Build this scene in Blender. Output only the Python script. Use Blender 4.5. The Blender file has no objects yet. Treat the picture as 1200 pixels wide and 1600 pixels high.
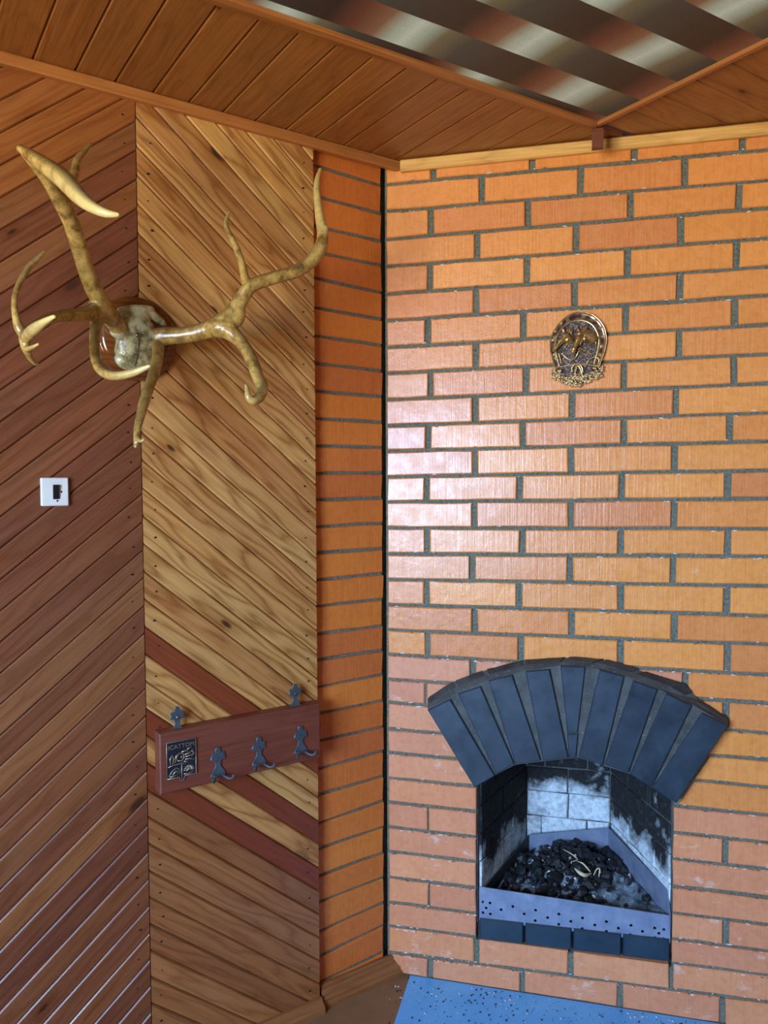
import bpy, bmesh, math, random
from mathutils import Vector, Matrix, kdtree
random.seed(7)
C = bpy.context.scene.collection
S = bpy.context.scene
Z0 = .16                                     # the floor lies 0.16 below the survey datum

# ------------------------------------------------------------------ camera
F = 1197.55
CAM = Vector((1.90204, -1.28419, 1.36011 + Z0))
YAW, PIT, ROL = .97898246, -.04411539, -.00393036
fw = Vector((-math.sin(YAW)*math.cos(PIT), math.cos(YAW)*math.cos(PIT), math.sin(PIT)))
rt = Vector((math.cos(YAW), math.sin(YAW), 0)); up = rt.cross(fw)
rt2 = rt*math.cos(ROL) + up*math.sin(ROL); up2 = up*math.cos(ROL) - rt*math.sin(ROL)
cd = bpy.data.cameras.new('camera'); cam = bpy.data.objects.new('camera', cd); C.objects.link(cam)
cd.sensor_fit = 'VERTICAL'; cd.sensor_height = 36; cd.lens = F/1600*36; cd.clip_start = .02
M = Matrix((rt2, up2, -fw)).transposed().to_4x4(); M.translation = CAM; cam.matrix_world = M
S.camera = cam
S.view_settings.view_transform = 'Standard'; S.view_settings.look = 'None'
S.view_settings.gamma = 1; S.view_settings.use_curve_mapping = False
S.view_settings.exposure = 1.68

# ------------------------------------------------------------------ daylight
W = bpy.data.worlds.new('daylight'); S.world = W; W.use_nodes = True
nt = W.node_tree; nt.nodes.clear()
def wn(t): return nt.nodes.new(t)
tc = wn('ShaderNodeTexCoord'); sx = wn('ShaderNodeSeparateXYZ'); mr = wn('ShaderNodeMapRange'); mx = wn('ShaderNodeMix'); bg = wn('ShaderNodeBackground'); ow = wn('ShaderNodeOutputWorld')
mx.data_type = 'RGBA'
nt.links.new(tc.outputs['Generated'], sx.inputs[0]); nt.links.new(sx.outputs['Z'], mr.inputs[0])
mr.inputs[1].default_value = -.20; mr.inputs[2].default_value = -.02
mx.inputs[6].default_value = (.72, .65, .47, 1); mx.inputs[7].default_value = (.56, .86, 1.36, 1)
nt.links.new(mr.outputs[0], mx.inputs[0]); nt.links.new(mx.outputs[2], bg.inputs[0]); bg.inputs[1].default_value = 12.0
nt.links.new(bg.outputs[0], ow.inputs[0])
WX0, WX1, WZ0, WZ1, WY = 1.15, 2.75, .85, 2.15, -3.2      # window opening in the rear wall
pl = bpy.data.lights.new('window_daylight', 'AREA'); pl.shape = 'RECTANGLE'; pl.size = WX1-WX0; pl.size_y = WZ1-WZ0
pl.cycles.is_portal = True
po = bpy.data.objects.new('window_daylight', pl); C.objects.link(po)
po.location = ((WX0+WX1)/2, WY-.02, (WZ0+WZ1)/2); po.rotation_euler = (math.pi/2, 0, 0)

# ------------------------------------------------------------------ pixel -> place helpers (survey of the photograph)
def ray(px): return rt2*((px[0]-600)/F) - up2*((px[1]-800)/F) + fw
PHI = .83633727
nD = Vector((math.cos(PHI), -math.sin(PHI), 0)); dD = Vector((math.sin(PHI), math.cos(PHI), 0))
def onplane(px, n, c):
    d = ray(px); return CAM + d*((c - n.dot(CAM))/n.dot(d))
def onL(px, h=.025): return onplane(px, Vector((1, 0, 0)), h)            # left wall
def onD(px, off=0):                                                      # fireplace wall -> (s, z)
    p = onplane(px, nD, off); return p.dot(dD), p.z
def Dp(s, z, off=0): return dD*s + nD*off + Vector((0, 0, z))
def depth(p): return (p-CAM).dot(fw)
def rpx(p, r): return r*depth(p)/F

# ------------------------------------------------------------------ object helpers
def tag(o, label=None, cat=None, group=None, kind=None):
    if label: o['label'] = label
    if cat: o['category'] = cat
    if group: o['group'] = group
    if kind: o['kind'] = kind
    return o
def empty(name, loc=(0, 0, 0), mat=None, parent=None):
    o = bpy.data.objects.new(name, None); C.objects.link(o); o.empty_display_size = .05
    if mat is not None: o.matrix_world = mat
    else: o.location = loc
    if parent: o.parent = parent; o.matrix_parent_inverse = parent.matrix_world.inverted()
    return o
def link(name, me, mat, parent=None, mw=None, smooth=False):
    o = bpy.data.objects.new(name, me); C.objects.link(o)
    if mat and not me.materials: me.materials.append(mat)
    if mw is not None: o.matrix_world = mw
    if parent:
        o.parent = parent; o.matrix_parent_inverse = PW(parent).inverted()
    WM[o] = mw.copy() if mw is not None else Matrix.Identity(4)
    if smooth:
        for p in me.polygons: p.use_smooth = True
    return o
WM = {}
def PW(o): return WM.get(o, o.matrix_world.copy())
def bmobj(name, bm, mat, parent=None, mw=None, smooth=False, normals=True):
    if normals: bmesh.ops.recalc_face_normals(bm, faces=bm.faces)
    me = bpy.data.meshes.new(name); bm.to_mesh(me); bm.free()
    return link(name, me, mat, parent, mw, smooth)
def frame(o, x, y, z):
    m = Matrix((x, y, z)).transposed().to_4x4(); m.translation = o; return m
def box(bm, a, b):
    vs = [bm.verts.new((x, y, z)) for x in (a[0], b[0]) for y in (a[1], b[1]) for z in (a[2], b[2])]
    for f in ((0, 1, 3, 2), (4, 6, 7, 5), (0, 4, 5, 1), (2, 3, 7, 6), (0, 2, 6, 4), (1, 5, 7, 3)): bm.faces.new([vs[i] for i in f])
    return vs
def prism(bm, pts, z0, z1, chamfer=0):
    """polygon in local XY extruded along local Z from z0 to z1, optional chamfer at z1"""
    n = len(pts); c = Vector((sum(p[0] for p in pts)/n, sum(p[1] for p in pts)/n))
    r0 = [bm.verts.new((p[0], p[1], z0)) for p in pts]
    zz = z1 - chamfer if chamfer else z1
    r1 = [bm.verts.new((p[0], p[1], zz)) for p in pts]
    rings = [r0, r1]
    if chamfer:
        r2 = []
        for i, p in enumerate(pts):
            a = Vector(pts[i-1][:2]); b = Vector(p[:2]); d = Vector(pts[(i+1) % n][:2])
            u = (a-b).normalized(); v = (d-b).normalized(); w = (u+v)
            cr = u.x*v.y-u.y*v.x
            if w.length < 1e-4: w = Vector((-u.y, u.x)); sgn = 1 if w.dot(c-b) > 0 else -1; q = b + w*sgn*chamfer
            else:
                w.normalize(); sn = max(.35, abs(u.x*w.y-u.y*w.x))
                sg = 1 if w.dot(c-b) > 0 else -1
                q = b + w*sg*chamfer/sn
            r2.append(bm.verts.new((q.x, q.y, z1)))
        rings.append(r2)
    for a, b in zip(rings, rings[1:]):
        for i in range(n): bm.faces.new((a[i], a[(i+1) % n], b[(i+1) % n], b[i]))
    bm.faces.new(r0[::-1]); bm.faces.new(rings[-1])
def catmull(pts, n=6):
    out = []
    P = [pts[0]] + list(pts) + [pts[-1]]
    for i in range(1, len(P)-2):
        a, b, c, d = P[i-1], P[i], P[i+1], P[i+2]
        for k in range(n):
            t = k/n
            out.append(tuple(.5*((2*b[j]) + (c[j]-a[j])*t + (2*a[j]-5*b[j]+4*c[j]-d[j])*t*t + (3*b[j]-a[j]-3*c[j]+d[j])*t**3) for j in range(len(b))))
    out.append(tuple(pts[-1])); return out
def tube(bm, pts, seg=10, closed=False):
    """pts: (x,y,z,r[,flat]) swept round tube"""
    n = len(pts); rings = []; ref = None
    for i, p in enumerate(pts):
        a = Vector(pts[(i-1) % n if closed else max(i-1, 0)][:3]); b = Vector(pts[(i+1) % n if closed else min(i+1, n-1)][:3])
        t = (b-a).normalized() if (b-a).length > 1e-9 else Vector((0, 0, 1))
        if ref is None: ref = t.orthogonal().normalized()
        ref = (ref - t*ref.dot(t)).normalized(); o = t.cross(ref)
        rings.append([bm.verts.new(Vector(p[:3]) + (ref*math.cos(2*math.pi*k/seg) + o*math.sin(2*math.pi*k/seg))*max(p[3], .0003)) for k in range(seg)])
    m = n if closed else n-1
    for i in range(m):
        a, b = rings[i], rings[(i+1) % n]
        for k in range(seg): bm.faces.new((a[k], a[(k+1) % seg], b[(k+1) % seg], b[k]))
    if not closed: bm.faces.new(rings[0][::-1]); bm.faces.new(rings[-1])
def lathe(bm, prof, seg=48):
    """prof (r, z) about local Z"""
    rings = []
    for r, z in prof:
        rings.append([bm.verts.new((r*math.cos(2*math.pi*k/seg), r*math.sin(2*math.pi*k/seg), z)) for k in range(seg)])
    for a, b in zip(rings, rings[1:]):
        for k in range(seg): bm.faces.new((a[k], a[(k+1) % seg], b[(k+1) % seg], b[k]))
    bm.faces.new(rings[0][::-1]); bm.faces.new(rings[-1])
def ellipsoid(bm, c, r, rot=None, sub=2):
    m = Matrix.Translation(c) @ (rot.to_4x4() if rot else Matrix.Identity(4)) @ Matrix.Diagonal((*r, 1))
    bmesh.ops.create_icosphere(bm, subdivisions=sub, radius=1, matrix=m)
def blend(bm, voxel, smooth=4, fac=.5):
    """melts overlapping closed shapes into one continuous surface"""
    me = bpy.data.meshes.new('tmp'); bm.to_mesh(me); bm.free()
    o = bpy.data.objects.new('tmp', me); C.objects.link(o)
    r = o.modifiers.new('r', 'REMESH'); r.mode = 'VOXEL'; r.voxel_size = voxel
    s = o.modifiers.new('s', 'SMOOTH'); s.factor = fac; s.iterations = smooth
    dg = bpy.context.evaluated_depsgraph_get(); dg.update()
    out = bpy.data.meshes.new_from_object(o.evaluated_get(dg))
    bpy.data.objects.remove(o); bpy.data.meshes.remove(me)
    for p in out.polygons: p.use_smooth = True
    return out

# ------------------------------------------------------------------ materials
def lin(r, g, b):
    f = lambda c: (c/255/12.92) if c/255 <= .04045 else ((c/255+.055)/1.055)**2.4
    return (f(r), f(g), f(b), 1)
class Mat:
    def __init__(s, name):
        s.m = bpy.data.materials.new(name); s.m.use_nodes = True; s.t = s.m.node_tree; s.b = s.t.nodes['Principled BSDF']
        s.tc = s.n('ShaderNodeTexCoord')
    def n(s, t, **k):
        x = s.t.nodes.new(t)
        for a, b in k.items(): setattr(x, a, b)
        return x
    def l(s, a, b): s.t.links.new(a, b)
    def rnd(s): return s.n('ShaderNodeObjectInfo').outputs['Random']
    def coords(s, scale=(1, 1, 1), random_shift=0, rot=(0, 0, 0), src='Object'):
        v = s.tc.outputs[src]
        if random_shift:
            w = s.n('ShaderNodeTexWhiteNoise', noise_dimensions='1D'); s.l(s.rnd(), w.inputs['W'])
            a = s.n('ShaderNodeVectorMath', operation='MULTIPLY'); s.l(w.outputs['Color'], a.inputs[0]); a.inputs[1].default_value = (random_shift,)*3
            b = s.n('ShaderNodeVectorMath', operation='ADD'); s.l(v, b.inputs[0]); s.l(a.outputs[0], b.inputs[1]); v = b.outputs[0]
        m = s.n('ShaderNodeMapping'); m.inputs['Scale'].default_value = scale; m.inputs['Rotation'].default_value = rot; s.l(v, m.inputs[0])
        return m.outputs[0]
    def noise(s, co, scale=5, detail=4, rough=.55, dist=0):
        x = s.n('ShaderNodeTexNoise'); s.l(co, x.inputs['Vector']); x.inputs['Scale'].default_value = scale; x.inputs['Detail'].default_value = detail
        x.inputs['Roughness'].default_value = rough; x.inputs['Distortion'].default_value = dist; return x.outputs['Fac']
    def ramp(s, fac, stops, interp='LINEAR'):
        x = s.n('ShaderNodeValToRGB'); x.color_ramp.interpolation = interp; e = x.color_ramp.elements
        while len(e) < len(stops): e.new(.5)
        for el, (p, c) in zip(e, stops):
            el.position = p; el.color = c if len(c) == 4 else (*c, 1)
        s.l(fac, x.inputs[0]); return x.outputs[0]
    def fr(s, fac, a, b, c=0, d=1):
        x = s.n('ShaderNodeMapRange'); s.l(fac, x.inputs[0])
        for i, v in enumerate((a, b, c, d)): x.inputs[i+1].default_value = v
        return x.outputs[0]
    def mix(s, fac, a, b, mode='MIX'):
        x = s.n('ShaderNodeMix', data_type='RGBA', blend_type=mode)
        for i, v in ((0, fac), (6, a), (7, b)):
            if isinstance(v, (int, float)): x.inputs[i].default_value = v
            elif isinstance(v, tuple): x.inputs[i].default_value = v
            else: s.l(v, x.inputs[i])
        return x.outputs[2]
    def math(s, op, a, b=0):
        x = s.n('ShaderNodeMath', operation=op)
        for i, v in enumerate((a, b)):
            if isinstance(v, (int, float)): x.inputs[i].default_value = v
            else: s.l(v, x.inputs[i])
        return x.outputs[0]
    def bump(s, h, strength=.3, dist=.002, prev=None):
        x = s.n('ShaderNodeBump'); x.inputs['Strength'].default_value = strength; x.inputs['Distance'].default_value = dist; s.l(h, x.inputs['Height'])
        if prev is not None: s.l(prev, x.inputs['Normal'])
        return x.outputs[0]
    def done(s, col, rough=.5, nrm=None, metal=0, spec=.5, coat=0):
        if isinstance(col, tuple): s.b.inputs['Base Color'].default_value = col
        else: s.l(col, s.b.inputs['Base Color'])
        if isinstance(rough, (int, float)): s.b.inputs['Roughness'].default_value = rough
        else: s.l(rough, s.b.inputs['Roughness'])
        if nrm is not None: s.l(nrm, s.b.inputs['Normal'])
        s.b.inputs['Metallic'].default_value = metal; s.b.inputs['Specular IOR Level'].default_value = spec
        if coat: s.b.inputs['Coat Weight'].default_value = coat; s.b.inputs['Coat Roughness'].default_value = .12
        return s.m

def wood(name, tones, rings=.45, knots=True, rough=.36, ringscale=1.0, bump=.35):
    """tones: list of (pos, colour) spread board by board; grain runs along local X"""
    m = Mat(name)
    base = m.ramp(m.rnd(), tones)
    co = m.coords((1, 1, 1), 37.0)
    warp = m.coords((1.6, 9, 9), 37.0)
    lo = m.noise(warp, 1.3, 3, .5)
    mp = m.n('ShaderNodeSeparateXYZ'); m.l(co, mp.inputs[0])
    r = m.math('ADD', m.math('MULTIPLY', mp.outputs['Y'], 26*ringscale), m.math('MULTIPLY', lo, 7.0))
    fr_ = m.math('FRACT', r)
    tri = m.math('POWER', m.math('ABSOLUTE', m.math('SUBTRACT', m.math('MULTIPLY', fr_, 2), 1)), 2.2)
    fine = m.noise(m.coords((4, 170, 170), 37.0), 1.0, 4, .6)
    big = m.noise(m.coords((2.2, 12, 12), 11.0), 1.0, 3)
    col = m.mix(m.math('MULTIPLY', tri, rings), base, m.mix(1.0, base, (.50, .34, .22, 1), 'MULTIPLY'))
    col = m.mix(m.fr(fine, .35, .7, 0, .55), col, m.mix(1.0, col, (.58, .46, .36, 1), 'MULTIPLY'))
    col = m.mix(m.fr(big, .35, .7, 0, .45), col, m.mix(1.0, col, (1.25, 1.12, .95, 1), 'MULTIPLY'))
    if knots:
        v = m.n('ShaderNodeTexVoronoi', voronoi_dimensions='2D'); v.inputs['Scale'].default_value = 1.0; v.inputs['Randomness'].default_value = 1
        m.l(m.coords((1.7, 4.6, 0), 37.0), v.inputs['Vector'])
        vc = m.n('ShaderNodeSeparateColor'); m.l(v.outputs['Color'], vc.inputs[0])
        dd = m.math('MULTIPLY', v.outputs['Distance'], m.fr(vc.outputs[1], 0, 1, .75, 1.9))
        on = m.fr(vc.outputs[0], .50, .54)
        k = m.math('MULTIPLY', on, m.fr(dd, .022, .046, .9, 0))
        halo = m.math('MULTIPLY', on, m.fr(dd, .03, .15, .7, 0))
        col = m.mix(halo, col, m.mix(1.0, col, (.62, .45, .33, 1), 'MULTIPLY'))
        col = m.mix(k, col, lin(52, 28, 18))
    vf = m.noise(m.coords((6, 620, 620), 37.0), 1.0, 2, .5)
    h = m.math('ADD', m.math('ADD', m.math('MULTIPLY', fine, 1.0), m.math('MULTIPLY', vf, .45)), m.math('MULTIPLY', tri, -.25))
    ro = m.fr(m.noise(m.coords((3, 20, 20), 11.0), 1, 3), .3, .7, rough-.07, rough+.1)
    return m.done(col, ro, m.bump(h, bump, .0012), spec=.5)
wood_A = wood('red_pine_panel', [(0, lin(116, 66, 44)), (.3, lin(132, 80, 50)), (.6, lin(108, 60, 42)), (.85, lin(140, 90, 54)), (1, lin(122, 74, 50))], rings=.4, rough=.34, bump=.45)
wood_B = wood('honey_pine_panel', [(0, lin(202, 154, 90)), (.2, lin(190, 136, 80)), (.4, lin(212, 168, 98)), (.6, lin(182, 126, 72)), (.8, lin(206, 158, 94)), (1, lin(192, 140, 80))], rings=.85, rough=.36)
wood_A2 = wood('amber_pine_panel', [(0, lin(150, 92, 46)), (.5, lin(162, 102, 52)), (1, lin(142, 84, 42))], rings=.4, rough=.36, bump=.4)
wood_R = wood('mahogany_red_board', [(0, lin(124, 58, 34)), (1, lin(132, 64, 36))], rings=.22, knots=False)
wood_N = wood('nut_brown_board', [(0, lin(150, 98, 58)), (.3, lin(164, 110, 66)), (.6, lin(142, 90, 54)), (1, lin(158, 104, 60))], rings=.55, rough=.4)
wood_P = wood('pale_striped_board', [(0, lin(200, 150, 88)), (1, lin(194, 140, 80))], rings=.8, knots=False, ringscale=2.2)
wood_C = wood('ceiling_pine', [(0, lin(150, 98, 48)), (.3, lin(164, 110, 56)), (.6, lin(142, 90, 42)), (1, lin(158, 104, 50))], rings=.4, rough=.4)
wood_T = wood('trim_pine', [(0, lin(172, 112, 60)), (1, lin(180, 120, 66))], rings=.25, knots=False, rough=.4)
wood_Y = wood('raw_yellow_pine', [(0, lin(230, 186, 108)), (1, lin(226, 180, 102))], rings=.35, knots=False, rough=.45)
wood_K = wood('dark_block', [(0, lin(110, 62, 34)), (1, lin(112, 62, 34))], rings=.3, knots=False)
wood_rack = wood('mahogany_rack', [(0, lin(118, 62, 46)), (1, lin(118, 62, 46))], rings=.3, knots=False, rough=.48)
wood_plq = wood('dark_varnished_plaque', [(0, lin(112, 64, 26)), (1, lin(112, 64, 26))], rings=.7, knots=False, rough=.12, ringscale=2.0, bump=.1)
wood_base = wood('dusty_baseboard', [(0, lin(140, 92, 52)), (1, lin(146, 98, 58))], rings=.35, knots=False, rough=.5)

def brickmat(name, tones, rough=(.20, .40), white=.6, coat=.10, chalk=.66):
    m = Mat(name)
    base = m.ramp(m.rnd(), tones)
    co = m.coords((1, 1, 1), 23.0)
    n1 = m.noise(co, 9, 5, .6); n2 = m.noise(co, 60, 4, .6); st = m.noise(m.coords((150, 20, 3), 23.0), 1, 3, .6)
    col = m.mix(m.fr(n1, .35, .7, 0, .5), base, m.mix(1.0, base, (1.12, 1.2, 1.3, 1), 'MULTIPLY'))
    col = m.mix(m.fr(n2, .45, .75, 0, .5), col, m.mix(1.0, col, (.74, .64, .56, 1), 'MULTIPLY'))
    col = m.mix(m.fr(st, .5, .75, 0, .3), col, m.mix(1.0, col, (.78, .70, .62, 1), 'MULTIPLY'))
    sp = m.noise(co, 230, 2, .5)
    dk = m.noise(co, 420, 3, .6)
    col = m.mix(m.fr(dk, .60, .72, 0, .45), col, m.mix(1.0, col, (.55, .45, .38, 1), 'MULTIPLY'))
    col = m.mix(m.fr(sp, .70, .76, 0, .35), col, lin(215, 190, 170))
    ch = m.noise(m.coords((1, 1, 1.6), 23.0), 14, 6, .7)
    col = m.mix(m.fr(ch, chalk, chalk+.14, 0, white), col, lin(222, 190, 168))
    h = m.math('ADD', m.math('ADD', m.math('MULTIPLY', st, 1.0), m.math('MULTIPLY', dk, -.25)), m.math('ADD', m.math('MULTIPLY', n2, .6), m.math('MULTIPLY', n1, 2.2)))
    ro = m.fr(m.noise(co, 25, 4, .65), .3, .75, rough[0], rough[1])
    m.b.inputs['Coat Weight'].default_value = coat; m.l(m.math('MULTIPLY', ro, .8), m.b.inputs['Coat Roughness']); m.b.inputs['Coat IOR'].default_value = 1.6
    return m.done(col, ro, m.bump(h, .5, .0018), spec=.5)
brick_D = brickmat('orange_varnished_brick', [(0, lin(220, 140, 70)), (.2, lin(228, 148, 72)), (.4, lin(214, 132, 70)), (.55, lin(230, 150, 74)), (.7, lin(208, 128, 72)), (.85, lin(224, 144, 74)), (1, lin(234, 154, 76))])
brick_low = brickmat('worn_lower_brick', [(0, lin(212, 138, 94)), (.3, lin(204, 130, 90)), (.6, lin(218, 144, 98)), (1, lin(212, 136, 88))], rough=(.36, .6), white=.85, coat=.1, chalk=.60)
brick_C = brickmat('ochre_brick', [(0, lin(206, 116, 44)), (.3, lin(196, 104, 42)), (.6, lin(212, 122, 46)), (1, lin(190, 100, 46))], rough=(.45, .65), white=.15, coat=0)

def mortarmat():
    m = Mat('grey_mortar'); co = m.coords()
    n = m.noise(co, 140, 5, .7); b = m.noise(co, 14, 4, .6)
    col = m.ramp(n, [(.3, lin(62, 68, 60)), (.55, lin(112, 116, 102)), (.72, lin(140, 142, 130)), (.82, lin(210, 208, 198))])
    col = m.mix(m.fr(b, .45, .7, 0, .5), col, lin(128, 124, 108))
    return m.done(col, .9, m.bump(n, .9, .004), spec=.2)
mortar = mortarmat()
def blackmat(name, a, b, rough, speck=.0):
    m = Mat(name); co = m.coords((1, 1, 1), 13.0); n = m.noise(co, 12, 5, .65); f = m.noise(co, 170, 3, .6)
    col = m.mix(m.fr(n, .3, .75), a, b)
    if speck: col = m.mix(m.fr(f, .62, .74, 0, speck), col, lin(176, 176, 166))
    return m.done(col, m.fr(n, .3, .7, rough-.06, rough+.12), m.bump(m.math('ADD', n, m.math('MULTIPLY', f, .4)), .25, .002), spec=.5)
black_brick = blackmat('blue_black_painted_brick', lin(26, 42, 54), lin(42, 62, 76), .34)
black_mortar = blackmat('sooty_mortar', lin(48, 52, 52), lin(98, 100, 96), .85, .6)
black_cap = blackmat('black_painted_cap', lin(22, 26, 30), lin(70, 72, 70), .5, .25)
def sootmat(name='sooty_firebrick', zl=.40, zh=.51):
    m = Mat(name); g = m.n('ShaderNodeNewGeometry'); sp = m.n('ShaderNodeSeparateXYZ'); m.l(g.outputs['Position'], sp.inputs[0])
    co = m.coords((1, 1, 1), 0, src='Object')
    mp = m.n('ShaderNodeMapping'); m.l(g.outputs['Position'], mp.inputs[0])
    n = m.noise(mp.outputs[0], 9, 5, .65); f = m.noise(mp.outputs[0], 60, 5, .7)
    # burnt-clean low zone, soot above: a stain with a ragged edge
    mask = m.math('ADD', m.fr(sp.outputs['Z'], zl, zh), m.fr(n, .3, .7, -.55, .55))
    clean = m.ramp(f, [(.3, lin(160, 172, 178)), (.6, lin(216, 230, 236)), (.8, lin(238, 246, 248))])
    soot = m.ramp(f, [(.3, lin(26, 28, 30)), (.6, lin(44, 46, 46)), (.78, lin(110, 108, 100))])
    col = m.mix(m.fr(mask, .2, .75), clean, soot)
    return m.done(col, .85, m.bump(f, .5, .003), spec=.2)
soot_back = sootmat(zl=.43, zh=.54); soot_left = sootmat('grey_sooty_firebrick', .30, .44); soot_right = sootmat('half_sooty_firebrick', .36, .47)
soot_side = blackmat('blackened_firebrick', lin(22, 26, 30), lin(70, 78, 84), .7, .25)
def metalmat(name, a, b, rough=.45, metal=.6):
    m = Mat(name); co = m.coords(); n = m.noise(co, 16, 6, .65); f = m.noise(co, 120, 3, .6)
    col = m.mix(m.fr(n, .3, .72), a, b)
    return m.done(col, m.fr(f, .3, .7, rough-.08, rough+.14), m.bump(f, .12, .001), metal=metal)
plate_metal = metalmat('scaled_steel_plate', lin(108, 122, 148), lin(148, 160, 182), .5, .4)
hook_metal = metalmat('dark_blued_steel', lin(74, 86, 94), lin(98, 110, 118), .45, .55)
badge_metal = metalmat('badge_dark', lin(36, 42, 54), lin(54, 60, 72), .4, .6)
badge_relief = metalmat('badge_bronze_relief', lin(150, 128, 104), lin(196, 180, 156), .35, .7)
def bronzemat():
    m = Mat('antiqued_bronze'); g = m.n('ShaderNodeNewGeometry'); co = m.coords(); n = m.noise(co, 60, 4, .6)
    pt = m.fr(g.outputs['Pointiness'], .46, .60)
    col = m.mix(m.math('ADD', m.math('MULTIPLY', pt, .8), m.fr(n, .4, .8, -.15, .4)), lin(70, 34, 34), lin(232, 204, 150))
    return m.done(col, .22, m.bump(n, .35, .0015), metal=.6)
bronze = bronzemat()
def bronze3():
    m = Mat('rubbed_gold_bronze'); g = m.n('ShaderNodeNewGeometry'); n = m.noise(m.coords(), 90, 4, .6)
    pt = m.fr(g.outputs['Pointiness'], .42, .56)
    col = m.mix(m.math('ADD', m.math('MULTIPLY', pt, .85), m.fr(n, .35, .75, -.3, .2)), lin(62, 32, 26), lin(232, 186, 108))
    return m.done(col, .22, m.bump(n, .25, .001), metal=.6)
bronze_gold = bronze3()
def bronze2():
    m = Mat('rough_dark_bronze'); co = m.coords(); v = m.noise(co, 260, 4, .7)
    col = m.ramp(v, [(.38, lin(46, 30, 30)), (.54, lin(104, 86, 80)), (.68, lin(220, 206, 196))])
    return m.done(col, .32, m.bump(v, .9, .003), metal=.5)
bronze_rough = bronze2()
bronze_leaf = bronze
gold_edge = metalmat('rubbed_brass', lin(196, 160, 96), lin(226, 196, 136), .25, .8)
def simple(name, c, rough=.5, metal=0, spec=.5, bumps=0):
    m = Mat(name)
    n = m.noise(m.coords(), 40, 4, .6)
    col = m.mix(m.fr(n, .3, .7, 0, .35), c, tuple(x*.72 for x in c[:3])+(1,))
    return m.done(col, rough, m.bump(n, bumps, .002) if bumps else None, metal=metal, spec=spec)
white_plastic = simple('ivory_plastic', lin(226, 224, 216), .3)
black_plastic = simple('black_plastic', lin(24, 24, 26), .3)
screw_metal = simple('steel_screw', lin(150, 150, 146), .25, 1)
nail_dark = simple('dark_nail', lin(30, 22, 16), .5)
coal = simple('charcoal', lin(22, 25, 29), .55, bumps=.6)
ash = simple('grey_ash', lin(104, 116, 128), .9, bumps=.5)
straw = simple('dry_straw', lin(214, 200, 160), .7)
debris_m = simple('soot_crumb', lin(36, 36, 38), .8)
debris_w = simple('pale_crumb', lin(220, 220, 215), .8)
plaster = simple('brown_wall_paint', lin(150, 104, 66), .6)

# ------------------------------------------------------------------ room shell
ZC = 2.285 + Z0
XR, YF, SEND = 3.7, 1.1, 1.64
def struct(name, bm, mat, parent=None, **k):
    o = bmobj(name, bm, mat, parent, **k)
    if not parent: o['kind'] = 'structure'
    return o
def floormat():
    m = Mat('brown_floor_paint'); co = m.coords(); n = m.noise(co, 6, 5, .6); f = m.noise(co, 300, 3, .6); g = m.noise(co, 40, 5, .7)
    col = m.mix(m.fr(n, .3, .7), lin(116, 84, 58), lin(140, 104, 74)); col = m.mix(m.fr(f, .66, .74, 0, .6), col, lin(52, 44, 40)); col = m.mix(m.fr(g, .6, .8, 0, .4), col, lin(150, 132, 112))
    return m.done(col, .5, m.bump(f, .2, .001))
bm = bmesh.new(); box(bm, (-.2, WY-.2, -.08), (XR+.2, YF+.4, 0)); struct('floor', bm, floormat())
bm = bmesh.new(); box(bm, (-.2, WY-.2, ZC+.014), (XR+.2, YF+.4, ZC+.1)); ceiling = struct('ceiling', bm, wood_C)
bm = bmesh.new(); box(bm, (XR, WY, 0), (XR+.1, YF, ZC)); struct('wall_right', bm, plaster)
bm = bmesh.new(); box(bm, (-.2, YF, 0), (XR, YF+.1, ZC)); box(bm, (-.2, -.20, 0), (-.125, YF, ZC)); struct('wall_back', bm, plaster)
bm = bmesh.new()
for a, b in (((0, 0), (WX0, ZC)), ((WX1, 0), (XR, ZC)), ((WX0, 0), (WX1, WZ0)), ((WX0, WZ1), (WX1, ZC))): box(bm, (a[0], WY-.12, a[1]), (b[0], WY, b[1]))
struct('wall_rear', bm, plaster)
bm = bmesh.new(); fwid = .05
for a, b in (((WX0, WZ0), (WX0+fwid, WZ1)), ((WX1-fwid, WZ0), (WX1, WZ1)), ((WX0, WZ0), (WX1, WZ0+fwid)), ((WX0, WZ1-fwid), (WX1, WZ1)), ((1.93, WZ0), (1.97, WZ1))): box(bm, (a[0], WY-.1, a[1]), (b[0], WY-.05, b[1]))
struct('window_1', bm, white_plastic)

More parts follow.
